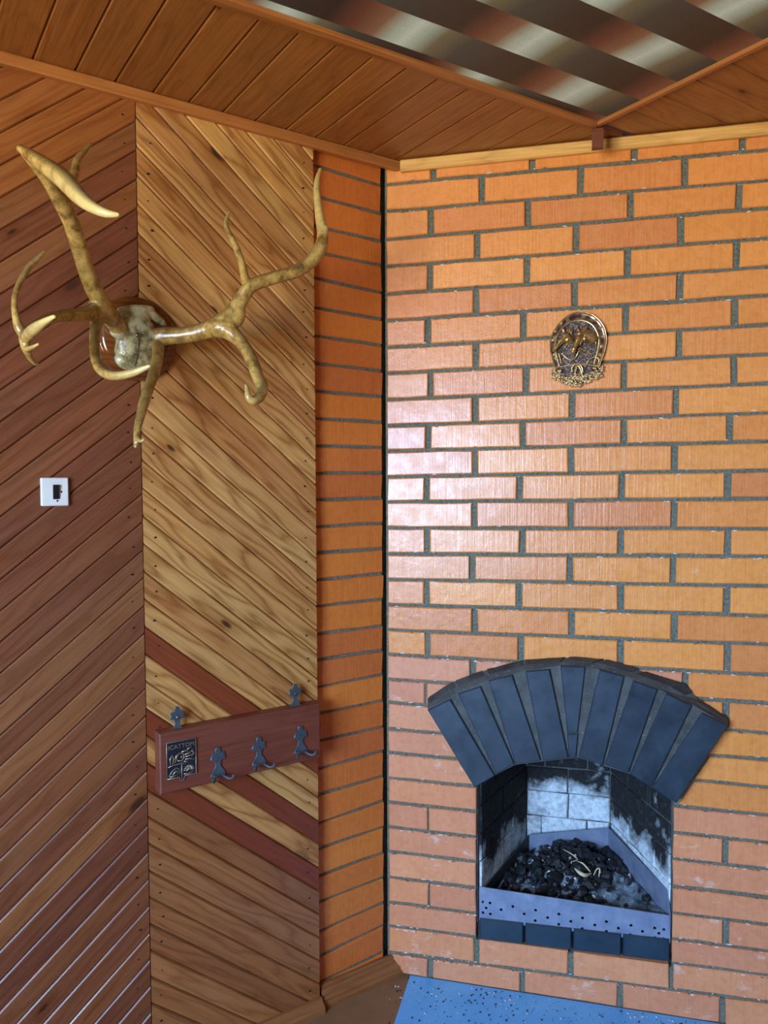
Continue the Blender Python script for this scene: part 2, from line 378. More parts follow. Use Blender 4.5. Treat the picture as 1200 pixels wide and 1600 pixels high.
# ------------------------------------------------------------------ left wall: diagonal boards
wl = bmesh.new(); box(wl, (-.12, WY, 0), (.004, -.245, ZC)); wall_left = struct('wall_left', wl, wood_K)
def make_board(name, mat, parent, org, gx, nrm, w, t, length, planes, chamfer=.004):
    gx = Vector(gx).normalized(); nrm = Vector(nrm).normalized(); gy = nrm.cross(gx)
    bm = bmesh.new(); a = w/2 - .0006
    prof = [(-a, 0), (-a, t-chamfer), (-a+chamfer, t), (a-chamfer, t), (a, t-chamfer), (a, 0)]
    r0 = [bm.verts.new((-length/2, y, z)) for y, z in prof]; r1 = [bm.verts.new((length/2, y, z)) for y, z in prof]
    n = len(prof)
    for i in range(n): bm.faces.new((r0[i], r0[(i+1) % n], r1[(i+1) % n], r1[i]))
    bm.faces.new(r0[::-1]); bm.faces.new(r1)
    org = Vector(org)
    for p, q in planes:
        p = Vector(p) - org; q = Vector(q)
        lp = Vector((p.dot(gx), p.dot(gy), p.dot(nrm))); lq = Vector((q.dot(gx), q.dot(gy), q.dot(nrm)))
        res = bmesh.ops.bisect_plane(bm, geom=bm.verts[:]+bm.edges[:]+bm.faces[:], plane_co=lp, plane_no=lq, clear_outer=True)
        ed = [e for e in bm.edges if len(e.link_faces) == 1]
        if ed: bmesh.ops.holes_fill(bm, edges=ed)
        if not bm.faces: bm.free(); return None
    xs = [v.co.copy() for v in bm.verts]
    if max(v.x for v in xs)-min(v.x for v in xs) < .012: bm.free(); return None
    return bmobj(name, bm, mat, parent, frame(org, gx, gy, nrm))
YS, YE, YL = -.7315, -.251, -1.95            # seam, right end of the panelling, far left
TA, TB = math.radians(38.8), math.radians(40.2)
WSA, WSB = .06845, .0681                     # vertical spacing of the joints
HX, BT = .008, .017
za0 = 2.218 + Z0 - .005
rectA = [((0, YL, 0), (0, -1, 0)), ((0, YS-.0012, 0), (0, 1, 0)), ((0, 0, .0), (0, 0, -1)), ((0, 0, ZC-.001), (0, 0, 1))]
rectB = [((0, YS+.0012, 0), (0, -1, 0)), ((0, YE, 0), (0, 1, 0)), ((0, 0, .0), (0, 0, -1)), ((0, 0, ZC-.001), (0, 0, 1))]
nails = []
LA = (YS-YL)/math.cos(TA)+.3
for i in range(-4, 50):
    zc = za0 - WSA*(i+.5)                    # centre line height at the seam
    if zc < -.05 - 0 and zc < -1.2: break
    L_ = (YS-YL)/2
    org = (HX, YS-L_, zc - math.tan(TA)*L_)
    make_board('board', wood_A2 if i < 0 else wood_A, wall_left, org, (0, math.cos(TA), math.sin(TA)), (1, 0, 0), WSA*math.cos(TA), BT, LA+.4, rectA, .0032)
    for d in (.028,): nails.append((YS-d, zc-math.tan(TA)*d))
for i in range(0, 16):                       # boards that meet the ceiling above the seam's top
    zc = za0 + WSA*(4.5+i); L_ = (YS-YL)/2
    make_board('board', wood_A2, wall_left, (HX, YS-L_, zc-math.tan(TA)*L_), (0, math.cos(TA), math.sin(TA)), (1, 0, 0), WSA*math.cos(TA), BT, LA+.4, rectA)
zb0 = 1.477 + Z0
def bidx(px):
    p = onL(px); return math.floor((zb0 - (p.z + math.tan(TB)*(p.y-YS)))/WSB)
reds = {bidx((300, 1058)), bidx((470, 1290)), bidx((400, 1322))}; pales = {bidx((440, 1270)), bidx((300, 1010))}
for i in range(-22, 30):
    zc = zb0 - WSB*(i+.5); L_ = (YE-YS)/2
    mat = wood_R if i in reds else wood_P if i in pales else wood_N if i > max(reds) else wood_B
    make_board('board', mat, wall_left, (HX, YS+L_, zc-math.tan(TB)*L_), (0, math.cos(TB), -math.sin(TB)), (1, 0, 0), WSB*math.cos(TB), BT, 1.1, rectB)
    nails.append((YS+.030, zc-math.tan(TB)*.030)); nails.append((YE-.030, zc-math.tan(TB)*(YE-.030-YS)))
bm = bmesh.new()
for y, z in nails:
    if .06 < z < ZC-.06:
        y += random.uniform(-.006, .006); z += random.uniform(-.006, .006); r = random.uniform(.0018, .0030); e = random.uniform(1, 1.7)
        vs = [bm.verts.new((.0254, y+r*e*math.cos(k*math.pi/3+.6), z+r*math.sin(k*math.pi/3+.6))) for k in range(6)]
        vt = [bm.verts.new((.0236, v.co.y, v.co.z)) for v in vs]
        bm.faces.new(vs)
        for k in range(6): bm.faces.new((vs[k], vt[k], vt[(k+1) % 6], vs[(k+1) % 6]))
o = bmobj('nail_heads', bm, nail_dark, wall_left); o['kind'] = 'stuff'

# ------------------------------------------------------------------ ceiling boards, trims and the printed sheet
for j in range(-22, 6):
    yc = .0165 + .0885*(j+.5)
    make_board('board', wood_C, ceiling, (.27, yc, ZC+.013), (1, 0, 0), (0, 0, -1), .0885, .013, .7,
               [((.0, 0, 0), (-1, 0, 0)), ((.50, 0, 0), (1, 0, 0)), (tuple(nD*.004), tuple(-nD))], .0035)
for j in range(0, 12):
    xc = .525 + .0885*(j+.5)
    make_board('board', wood_C, ceiling, (xc, .62, ZC+.013), (0, 1, 0), (0, 0, -1), .0885, .013, .8,
               [((0, .31, 0), (0, -1, 0)), ((0, YF, 0), (0, 1, 0)), (tuple(nD*.004), tuple(-nD))], .0018)
def strip(name, a, b, nrm, upv, w, h, mat, cat=None, ch=.003):
    """rectangular moulding from a to b; a/b is the back lower edge line, nrm = outward, h upward"""
    a, b = Vector(a), Vector(b); x = (b-a).normalized(); upv = Vector(upv); nrm = Vector(nrm)
    bm = bmesh.new(); L_ = (b-a).length
    prof = [(0, 0), (w-ch, 0), (w, ch), (w, h-ch), (w-ch, h), (0, h)]
    r0 = [bm.verts.new((-L_/2, p, q)) for p, q in prof]; r1 = [bm.verts.new((L_/2, p, q)) for p, q in prof]
    for i in range(6): bm.faces.new((r0[i], r0[(i+1) % 6], r1[(i+1) % 6], r1[i]))
    bm.faces.new(r0[::-1]); bm.faces.new(r1)
    return struct(name, bm, mat, None, mw=frame((a+b)/2, x, nrm, upv))
strip('trim_1', (.0252, YL, ZC-.028), (.0252, .030, ZC-.028), (1, 0, 0), (0, 0, 1), .016, .0275, wood_T)
a = Dp(.052, ZC-.033, .002); b = Dp(SEND, ZC-.040, .002)
strip('trim_2', a, b, nD, (0, 0, 1), .017, .033, wood_Y, ch=.004)
# printed sheet: edge lines surveyed from the photograph
SX = lambda y: .5055 + .039*y
SY = .317
bm = bmesh.new()
pts = [(SX(SY), SY), (SX(-2.7), -2.7), (3.2, -2.7), (3.2, SY)]
prism(bm, pts, ZC-.004, ZC-.0005)
def sheetmat():
    m = Mat('printed_weave_sheet'); sp = m.n('ShaderNodeSeparateXYZ'); m.l(m.tc.outputs['Object'], sp.inputs[0])
    x = m.math('SUBTRACT', sp.outputs['X'], m.math('MULTIPLY', sp.outputs['Y'], .045))
    band = m.math('FLOOR', m.math('DIVIDE', m.math('SUBTRACT', x, .5465), .1035))
    par = m.math('MODULO', m.math('ADD', band, 40), 2)
    y = m.math('ADD', sp.outputs['Y'], m.math('MULTIPLY', m.noise(m.coords((3, 3, 1)), 1.0, 2), .05))
    t = m.math('FRACT', m.math('ADD', m.math('DIVIDE', m.math('SUBTRACT', y, .170), .48), m.math('ADD', m.math('MULTIPLY', par, .5), 20.5)))
    col = m.ramp(t, [(0, lin(58, 56, 58)), (.16, lin(50, 44, 46)), (.27, lin(118, 74, 62)), (.37, lin(150, 118, 98)), (.44, lin(190, 218, 212)), (.51, lin(222, 255, 255)), (.58, lin(180, 212, 208)), (.65, lin(124, 126, 104)), (.78, lin(70, 80, 80)), (1, lin(58, 56, 58))])
    n = m.noise(m.coords((6, 120, 1)), 1, 3, .6); n2 = m.noise(m.coords((90, 5, 1)), 1, 2, .6); f = m.noise(m.coords(), 220, 4, .7)
    col = m.mix(m.fr(n2, .35, .7, 0, .22), col, m.mix(1.0, col, (.7, .72, .7, 1), 'MULTIPLY'))
    return m.done(col, .42, m.bump(f, .5, .002), spec=.4)
sheet = bmobj('ceiling_panel', bm, sheetmat()); tag(sheet, 'glossy printed ceiling panel with a blurred dark, rust and white woven check', 'ceiling panel')
wS = .020
a = Vector((SX(-2.7)-.006, -2.7, ZC-.012)); b = Vector((SX(SY)-.006, SY, ZC-.012))
strip('trim_3', a, b, Vector((1, -.039, 0)).normalized(), (0, 0, 1), wS, .0115, wood_T)
# flat nailing lath under the sheet's left edge
a2 = a + Vector((-.020, 0, .005)); b2 = b + Vector((-.020, 0, .005))
strip('trim_4', a2, b2, Vector((1, -.039, 0)).normalized(), (0, 0, 1), .0195, .0068, wood_C)
a = Vector((SX(SY)+.006, SY+.006, ZC-.012)); b = Vector((3.2, SY+.006, ZC-.012))
strip('trim_5', a, b, (0, -1, 0), (0, 0, 1), .015, .0115, wood_T)
bk = onplane((922, 214), Vector((0, 0, 1)), ZC-.035)
bm = bmesh.new(); prism(bm, [(-.0145, -.010), (.0145, -.010), (.0145, .010), (-.0145, .010)], -.028, .0225, .002)
o = bmobj('corner_block', bm, wood_K, None, frame(Vector((SX(SY)-.004, SY+.012, ZC-.035)), dD, -nD, Vector((0, 0, 1))))
tag(o, 'small dark wooden corner block hanging under the corner of the printed ceiling panel', 'block')

# ------------------------------------------------------------------ brickwork
DLy = [287.8,329.9,373.6,416.2,459.6,500.9,542.8,583.6,624.9,665.4,705.3,745.1,784.5,824.9,865.6,905.2,944.5,984.4,1022.5,1061,1097.5,1138.8,1176,1215.6,1253,1292,1330.6,1370.4,1409.4,1447,1488]
DRy = [233.4,281.3,324.4,371.6,416.3,461.3,506.9,552.8,598.8,644.7,689.1,734.7,779,826.3,869.4,916.3,962.2,1007.2,1054.7,1099.7,1145.6,1187.8,1230,1274,1317,1359,1403,1445.3,1486.6,1525,1567]
jl = [onD((603, y)) for y in DLy]; jr = [onD((1200, y)) for y in DRy]
def jz(k, s):                                # height of bed joint k (1..31) at s
    (s0, z0), (s1, z1) = jl[k-1], jr[k-1]
    t = min(max((s-s0)/(s1-s0), 0), 1.25); return z0 + (z1-z0)*t
def brick_mesh(bm, quad, d=.06, ch=.003, jit=.0013, proud=0.0):
    """quad: bl, br, tr, tl in wall (s,z), front face at local y = -proud; local coords about its centre; y points into the wall"""
    cx = sum(q[0] for q in quad)/4; cz = sum(q[1] for q in quad)/4
    bl, br, tr, tl = [Vector((q[0]-cx, q[1]-cz)) for q in quad]
    n = 3 if (br-bl).length > .15 else 2
    ring = []
    for i in range(n): ring.append(bl.lerp(br, i/n))
    ring.append(br)
    for i in range(n): ring.append(tr.lerp(tl, i/n))
    ring.append(tl)
    def J(): return random.uniform(-jit, jit)
    r1 = []; r0 = []
    for p in ring:
        q = Vector((p.x+J(), p.y+J()))
        e = Vector((-ch if p.x > 0 else ch, -ch if p.y > 0 else ch))
        if 1e-6 < p.x-bl.x and br.x-p.x > 1e-6: e.x = 0
        r0.append(bm.verts.new((q.x+e.x+J()*.5, -proud, q.y+e.y+J()*.5))); r1.append((q.x, q.y))
    rings = [r0, [bm.verts.new((x, ch-proud, y)) for x, y in r1], [bm.verts.new((x, d, y)) for x, y in r1]]
    m = len(ring)
    for a, b in zip(rings, rings[1:]):
        for i in range(m): bm.faces.new((a[i], b[i], b[(i+1) % m], a[(i+1) % m]))
    bm.faces.new(r0); bm.faces.new(rings[-1][::-1])
    return cx, cz
FD = lambda s, z, off=0: frame(Dp(s, z, off), dD, -nD, Vector((0, 0, 1)))   # local x along wall, y into wall, z up
OPL, OPR = .2745, .822
bm = bmesh.new(); g = .0065
for a, b in (((.0, 0), (OPL-.002, ZC)), ((OPR+.002, 0), (SEND, ZC)), ((OPL-.002, .60+Z0), (OPR+.002, ZC)), ((OPL-.002, 0), (OPR+.002, -.020+Z0))):
    box(bm, (a[0], g, a[1]), (b[0], .115, b[1]))
wall_D = struct('wall_fireplace', bm, mortar, None, mw=FD(0, 0))
VJ = {1:[677,831.5,991.5,1161],2:[752.6,907.5,1070],3:[673.5,825,985,1155],4:[746,900,1064],5:[672,824,981,1151.5],6:[744,898,1062.7],7:[668.3,818.6,978,1149],8:[743.7,895,1061],9:[672.7,822.5,975,1147.5],10:[742.6,893.9,1056.5],
 11:[668.9,817.4,975,1141],12:[742,892.5,1054.7],13:[667,812,972,1138],14:[741,892.5,1054],15:[667,816,970,1138],16:[737.7,890.3,1052],17:[666.5,811.4,970,1136],18:[741.8,894,1054],19:[668.4,814,970,1137],20:[738.5,890,1071],
 21:[665.3,1134.7],22:[],23:[],24:[],25:[],26:[669,1134],27:[],28:[],29:[670.6,1134],30:[],31:[745,891.7,1049],32:[672,816,969,1129]}
def arch_wall_outline():
    P = [(108,180),(195,125),(300,85),(440,50),(600,38),(730,48),(850,85),(1000,155),(1045,190),(1150,270)]
    return [onD((620+x/2.222, 1010+y/2.222), 0) for x, y in P]
AW = arch_wall_outline()
FL = [onD((668, 1097)), onD((742, 1231))]; FR = [onD((1138, 1132)), onD((1060, 1256))]
def left_b(z):
    """arch's left / right boundary on the wall at height z"""
    pl_ = [FL[1], FL[0]] + AW[1:5]
    return interp(pl_, z)
def right_b(z): return interp([FR[1], FR[0]] + AW[8:4:-1] + [AW[4]], z)
def interp(p, z):
    if z <= p[0][1]: return p[0][0]
    for a, b in zip(p, p[1:]):
        if a[1] <= z <= b[1]: return a[0] + (b[0]-a[0])*(z-a[1])/max(b[1]-a[1], 1e-6)
    return p[-1][0]
ZCROWN = max(p[1] for p in AW)
def put_brick(s0, s1, r, mat, cut_l=None, cut_r=None):
    """brick of course r between s0 and s1; cut_l / cut_r are (s at bottom, s at top) of a slanted end"""
    def zt(s): return ZC-.004 if r == 1 else jz(r-1, s)-.0044
    def zb(s): return (.004 if r == 32 else jz(r, s)+.0044)
    bl, tl = (s0, s0) if cut_l is None else cut_l
    br, tr = (s1, s1) if cut_r is None else cut_r
    if br-bl < .02 or tr-tl < .004: return
    q = [(bl, zb(bl)), (br, zb(br)), (tr, zt(tr)), (tl, zt(tl))]
    b_ = bmesh.new(); cx, cz = brick_mesh(b_, q, .1, proud=random.uniform(-.0012, .0022))
    return bmobj('brick', b_, mat, wall_D, FD(cx, cz) @ Matrix.Rotation(random.uniform(-.006, .006), 4, 'Z'))
HJ = .0085
for r in range(1, 33):
    ymid = lambda x: None
    k = min(max(r, 1), 31)
    def spx(x):
        (s0, z0), (s1, z1) = jl[k-1], jr[k-1]
        t = (x-603)/(1200-603); yy = DLy[k-1]*(1-t)+DRy[k-1]*t - (18 if r < 32 else -20)
        return onD((x, yy))[0]
    js = [spx(x) for x in VJ[r]]
    full = [-.275] + [0]
    tail = []
    last = js[-1] if js else None
    if r in (22, 24, 27, 28, 30, 23, 25):
        js = []; last = None
    thin = .003 if r in (21, 26, 29) else HJ
    zb = .01 if r == 32 else jz(r, .5); zt = ZC if r == 1 else jz(r-1, .5)
    mat = brick_D if r <= 19 else brick_low
    mat2 = brick_D if r <= 24 else brick_low
    edges = [.006]
    if r >= 21 and r <= 31:
        if r == 31:
            segs = [(.006, js[0]-HJ), (js[0]+HJ, js[1]-HJ), (js[1]+HJ, js[2]-HJ*.8), (js[2]+HJ*.8, js[2]+.26), (js[2]+.28, js[2]+.53), (js[2]+.55, SEND)]
            for a, b in segs: put_brick(a, b, r, mat)
            continue
        lb, lt = (left_b(zb-.0), left_b(zt)) if r <= 24 else (OPL, OPL)
        rb, rt_ = (right_b(zb), right_b(zt)) if r <= 24 else (OPR, OPR)
        lcut = (lb-.002, lt-.002) if r > 22 else (lt+.045, lt+.045); rcut = (rb+.002, rt_+.002) if r > 22 else (rt_-.045, rt_-.045)
        if js:
            put_brick(.006, js[0]-thin, r, mat)
            put_brick(js[0]+thin, OPL, r, mat, cut_r=lcut)
            put_brick(OPR, js[1]-HJ, r, mat2, cut_l=rcut)
            e = js[1]; 
            while e < SEND-.05: put_brick(e+HJ, min(e+.273-HJ, SEND), r, mat2); e += .273
        else:
            put_brick(.006, OPL, r, mat, cut_r=lcut)
            e = 1.09 + (.0 if r % 2 else .06)
            put_brick(OPR, e-HJ, r, mat2, cut_l=rcut)
            while e < SEND-.05: put_brick(e+HJ, min(e+.273-HJ, SEND), r, mat2); e += .273
        continue
    e = list(js)
    while e[-1]+.273 < SEND-.05: e.append(e[-1]+.273)
    st = [.006-HJ] + e + [SEND+HJ]
    for i, (a, b) in enumerate(zip(st, st[1:])):
        a += HJ; b -= HJ
        m_ = mat if a < .7 else mat2
        if r == 20 and a > left_b(zt)+.03 and b < right_b(zt)-.03: continue
        put_brick(a, b, r, m_)

bm = bmesh.new()
rq = random.Random(11)
for i in range(2600):
    k = rq.randint(1, 31) if rq.random() < .55 else rq.randint(19, 31); s_ = rq.uniform(.02, 1.2)
    z = jz(k, s_) + rq.choice([-.0062, .0058, -.0055]) + rq.uniform(-.0012, .0012)
    if OPL < s_ < OPR and z < .62+Z0 and z > -.03+Z0: continue
    if left_b(z)-.01 < s_ < right_b(z)+.01 and .44+Z0 < z < ZCROWN+.01: continue
    r_ = rq.choice([.0008, .001, .0012, .0016, .0022]); f0 = len(bm.faces)
    ellipsoid(bm, Vector((s_, .001, z)), (r_*rq.uniform(1, 4), r_*.9, r_*.8), Matrix.Rotation(rq.uniform(-.3, .3), 3, 'Y'), 1)
    if rq.random() < .45:
        bm.faces.ensure_lookup_table()
        for ff in bm.faces[f0:]: ff.material_index = 1
o = bmobj('mortar_crumbs', bm, debris_w, wall_D, FD(0, 0)); o['kind'] = 'stuff'; o.data.materials.append(mortar)

# the narrow bare-brick strip of the left wall
bm = bmesh.new(); box(bm, (-.12, -.245, 0), (-.0065, -.010, ZC)); box(bm, (-.12, -.012, 0), (-.03, .05, ZC)); wall_C = struct('wall_side', bm, mortar)
CLy = {1:259,2:305.9,3:352.8,4:394,5:435.2,6:481}
for i, v in enumerate([739.5,781,822.5,863.8,906,947.5,991,1031,1073.8,1115,1157.8,1201.8,1243,1287,1327,1369.5,1410.8,1457.5,1496,1537]): CLy[12+i] = v
CRy = {1:290,2:334,3:377,4:414.6,5:456.8,6:499}
for i, v in enumerate([738.8,778,817.5,857,896,935.8,977.5,1016,1053.8,1094.5,1135.8,1174,1212.8,1251.8,1292.5,1332.4,1371,1410.8,1446.5,1487.8]): CRy[12+i] = v
def cz_(k, tab, x):
    if k in tab: return onL((x, tab[k]), 0).z
    a, b = onL((x, tab[6]), 0).z, onL((x, tab[12]), 0).z
    return a + (b-a)*(k-6)/6
FCm = lambda y, z: frame(Vector((0, y, z)), Vector((0, 1, 0)), Vector((-1, 0, 0)), Vector((0, 0, 1)))
for r in range(1, 33):
    t0, t1 = (ZC-.004, ZC-.004) if r == 1 else (cz_(r-1, CLy, 498)-.004, cz_(r-1, CRy, 600)-.004)
    b0, b1 = (.004, .004) if r == 32 else (cz_(r, CLy, 498)+.004, cz_(r, CRy, 600)+.004)
    b_ = bmesh.new(); cx, cz = brick_mesh(b_, [(-.246, b0), (-.011+random.uniform(-.003, .002), b1), (-.011+random.uniform(-.003, .002), t1), (-.246, t0)], .1, proud=random.uniform(-.001, .001))
    bmobj('brick', b_, brick_C, wall_C, FCm(cx, cz))

# baseboards with a moulded profile
def baseboard(name, a, b, nrm, prof):
    a, b = Vector(a), Vector(b); x = (b-a).normalized(); bm = bmesh.new(); L_ = (b-a).length; n = len(prof)
    r0 = [bm.verts.new((-L_/2, p, q)) for p, q in prof]; r1 = [bm.verts.new((L_/2, p, q)) for p, q in prof]
    for i in range(n): bm.faces.new((r0[i], r0[(i+1) % n], r1[(i+1) % n], r1[i]))
    bm.faces.new(r0[::-1]); bm.faces.new(r1)
    return struct(name, bm, wood_base, None, mw=frame((a+b)/2, x, Vector(nrm), Vector((0, 0, 1))))
BP = [(0, 0), (.034, 0), (.034, .012), (.029, .020), (.029, .026), (.020, .036), (.016, .044), (.013, .046), (.013, .054), (.008, .058), (0, .058)]
baseboard('baseboard_side', (.004, -.242, 0), (.004, .034, 0), (1, 0, 0), BP)
baseboard('baseboard_left', (.026, YL, 0), (.026, -.249, 0), (1, 0, 0), [(0, 0), (.028, 0), (.028, .016), (.022, .024), (.014, .030), (.010, .038), (0, .038)])

# ------------------------------------------------------------------ fireplace
fp = empty('fireplace', mat=FD(.5475, 0, 0)); WM[fp] = fp.matrix_world.copy() if False else FD(.5475, 0, 0)
tag(fp, 'open corner fireplace with a black painted brick arch and sooty firebox', 'fireplace')
PR = .055
zq = lambda x, y, off: onD((620+x/2.222, 1010+y/2.222), off)
V = [[(108,222),(185,185),(340,450),(270,490)],[(212,165),(290,140),(408,410),(345,445)],[(318,120),(400,100),(500,398),(412,410)],[(447,88),(530,80),(595,388),(508,398)],
     [(568,68),(655,72),(628,302),(592,302)],[(705,82),(790,105),(715,415),(632,385)],[(822,120),(905,150),(805,440),(722,412)],[(938,165),(1025,205),(885,488),(812,445)],[(1062,232),(1150,275),(970,545),(890,492)],
     [(591,306),(630,306),(622,388),(598,388)]]
def wall_prism(name, poly, off0, off1, mat, parent, ch=.003, lab=None):
    """polygon in wall (s,z), front at off1 (towards the room), back at off0"""
    cx = sum(p[0] for p in poly)/len(poly); cz = sum(p[1] for p in poly)/len(poly)
    b_ = bmesh.new(); prism(b_, [(p[0]-cx, p[1]-cz) for p in poly], 0, off1-off0, ch)
    o = bmobj(name, b_, mat, parent, frame(Dp(cx, cz, off0), dD, Vector((0, 0, 1)), nD))
    if lab: o['label'] = lab
    return o
for i, q in enumerate(V):
    poly = [zq(x, y, PR) for x, y in q]
    pr = PR - (.004 if i in (4, 9) else 0) + random.uniform(-.0015, .0015)
    wall_prism('voussoir', poly[::-1], -.11, pr, black_brick, fp, .0025)
# mortar bed between and above the voussoirs
outer = [(108,222),(212,162),(318,116),(447,84),(568,66),(655,69),(790,102),(905,147),(1025,202),(1150,275)]
inner = [(270,490),(342,447),(410,411),(505,399),(596,389),(630,386),(718,414),(808,442),(888,490),(970,545)]
bm = bmesh.new(); MO = PR-.010
fo = [zq(x, y, MO) for x, y in outer]; fi = [zq(x, y, MO) for x, y in inner]
lw = AW
rings = []
for (so, zo), (si, zi), (sw, zw) in zip(fo, fi, lw):
    sw2, zw2 = sw, max(zw, zo+.004)
    rings.append([bm.verts.new((si, .11, zi)), bm.verts.new((si, -MO, zi)), bm.verts.new((so, -MO, zo)), bm.verts.new((sw2, -.005, zw2)), bm.verts.new((sw2, .11, zw2))])
for a, b in zip(rings, rings[1:]):
    for k in range(5): bm.faces.new((a[k], a[(k+1) % 5], b[(k+1) % 5], b[k]))
bm.faces.new(rings[0]); bm.faces.new(rings[-1][::-1])
bmobj('arch_mortar', bm, black_mortar, fp, FD(0, 0))
# black cap pieces on the extrados
for i, (t0, t1) in enumerate([(.06, .98), (1.1, 1.95), (2.1, 2.95), (3.05, 3.9), (4.0, 4.9), (5.0, 5.9), (6.1, 7.55), (8.05, 8.97)]):
    bm = bmesh.new(); rr = []
    for q in range(6):
        t = t0+(t1-t0)*q/5; k = min(int(t), 8); f_ = t-k
        so = fo[k][0]*(1-f_)+fo[k+1][0]*f_; zo = fo[k][1]*(1-f_)+fo[k+1][1]*f_
        sw = lw[k][0]*(1-f_)+lw[k+1][0]*f_; zw = max(lw[k][1]*(1-f_)+lw[k+1][1]*f_, zo+.004)
        j = random.uniform(-.001, .001)
        A = Vector((so*.55+sw*.45, -MO*.55, zo*.55+zw*.45)); B = Vector((sw, -.0055, zw))
        up_ = Vector((0, -.2, 1)).normalized()*(.004+j)
        rr.append([bm.verts.new(A), bm.verts.new(A+up_), bm.verts.new(B+up_), bm.verts.new(B)])
    for a, b in zip(rr, rr[1:]):
        for k in range(4): bm.faces.new((a[k], a[(k+1) % 4], b[(k+1) % 4], b[k]))
    bm.faces.new(rr[0]); bm.faces.new(rr[-1][::-1])
    bmobj('cap_piece', bm, black_cap, fp, FD(0, 0))
# firebox: back and splayed cheeks as bricks on a dark shell
FBD = .38; bs0, bs1 = .398, .672
def seg_frame(p0, p1):
    """vertical plane between two plan points (s, off)"""
    a = Dp(p0[0], 0, p0[1]); b = Dp(p1[0], 0, p1[1]); x = (b-a).normalized(); n = x.cross(Vector((0, 0, 1))); return a, x, n, (b-a).length
def firewall(p0, p1, rows, mat, joints, thick=.05):
    a, x, n, L_ = seg_frame(p0, p1)               # n points into the firebox
    if n.dot(Dp(.547, 0, -.1)-a) < 0: n = -n
    y = Vector((0, 0, 1)).cross(x)
    bm = bmesh.new()
    sgn = 1 if y.dot(n) < 0 else -1               # local y pointing away from the firebox
    box(bm, (-.01, .004*sgn, .03+Z0), (L_+.01, (.004+thick)*sgn, .66+Z0))
    sh = bmobj('firebox_shell', bm, black_mortar, fp, frame(a, x, y, Vector((0, 0, 1))))
    for i, (z0, z1) in enumerate(rows):
        js = [0] + joints[i % len(joints)] + [L_]
        for u0, u1 in zip(js, js[1:]):
            b_ = bmesh.new(); q = [(u0+.002, z0+.002), (u1-.002, z0+.002), (u1-.002, z1-.002), (u0+.002, z1-.002)]
            cx, cz = brick_mesh(b_, q, .04, ch=.004, jit=.0022, proud=random.uniform(-.001, .003))
            m_ = frame(a + x*cx + Vector((0, 0, cz)), x, y*sgn, Vector((0, 0, 1)))
            bmobj('firebrick', b_, mat, fp, m_)
rows = [(z+Z0, z+.0853+Z0) for z in (.04, .1255, .211, .2965, .382, .4675, .553)]
firewall((bs0, -FBD), (bs1, -FBD), rows, soot_back, [[.137], [.05, .20], [.137], [.137], [.06, .2]])
firewall((bs0, -FBD), (.2835, -.02), rows, soot_left, [[.13, .26], [.2], [.13, .30], [.21]])
firewall((bs1, -FBD), (.8175, -.02), rows, soot_right, [[.13, .26], [.2], [.13, .30], [.21]])
bm = bmesh.new(); box(bm, (.25, .11, .60+Z0), (.85, FBD+.06, .68+Z0)); bmobj('smoke_shelf', bm, soot_side, fp, FD(0, 0))
bm = bmesh.new(); box(bm, (.275, .02, -.02+Z0), (.822, FBD+.04, .045+Z0)); bmobj('firebox_floor', bm, soot_side, fp, FD(0, 0))
# row of black bricks under the ash plate
hz = lambda x, y: onD((x, y), .0)
hb = [748, 819, 894.6, 972, 1047.5]
def hbot(x): return hz(x, 1468.5+(x-748)*.1187)[1]
for a, b in zip(hb, hb[1:]):
    s0 = hz(a, 1450)[0]+.003; s1 = hz(b, 1480)[0]-.003
    wall_prism('hearth_brick', [(s0, hbot(a)+.002), (s1, hbot(b)+.002), (s1, hbot(b)+.066), (s0, hbot(a)+.066)], -.10, .002, black_brick, fp, .004)

# steel fire basket
fbk = empty('fire_basket', mat=FD(.55, .05+Z0, -.15)); WM[fbk] = FD(.55, .05+Z0, -.15)
tag(fbk, 'low steel fire basket with a perforated front plate inside the fireplace', 'fire basket')
def plate(name, pts3, holes=(), thick=.003, parent=fbk, mat=plate_metal):
    """flat plate through 3d points (planar), holes = (centre 3d, r)"""
    o = pts3[0]; x = (pts3[1]-pts3[0]).normalized(); n = x.cross(pts3[-1]-pts3[0]).normalized(); y = n.cross(x)
    P2 = lambda p: ((p-o).dot(x), (p-o).dot(y))
    bm = bmesh.new(); ed = []
    loops = [[P2(p) for p in pts3]]
    for c, r in holes:
        c2 = P2(c); loops.append([(c2[0]+r*math.cos(k*math.pi/6), c2[1]+r*math.sin(k*math.pi/6)) for k in range(12)])
    for lp in loops:
        vs = [bm.verts.new((*p, 0)) for p in lp]
        for k in range(len(vs)): ed.append(bm.edges.new((vs[k], vs[(k+1) % len(vs)])))
    bmesh.ops.triangle_fill(bm, edges=ed, use_beauty=True)
    ob = bmobj(name, bm, mat, parent, frame(o, x, y, n))
    sd = ob.modifiers.new('thickness', 'SOLIDIFY'); sd.thickness = thick; sd.offset = 0
    return ob
D3 = lambda px, off: Dp(*onD(px, off), off)
hp = [(88,178),(130,184),(108,212),(90,238),(132,246),(193,222),(259,204),(324,246),(389,225),(387,284),(457,267),(521,247),(521,305),(589,288),(655,269),(653,329),(725,309),(791,290),(791,344),(859,327),(931,311),(926,364),(996,345),(1065,326),(1117,334),(1089,356),(1066,381),(1115,387)]
FPO = -.006
plate('front_plate', [D3((749, 1437), FPO), D3((1047, 1473), FPO), D3((1046, 1430), FPO), D3((749, 1385), FPO)],
      [(D3((730+x/3.636, 1360+y/3.636), FPO), .0042) for x, y in hp if y < 1500])
ZT = .195+Z0; zf = .05+Z0
bL, bR = (.408, -.345), (.665, -.35)
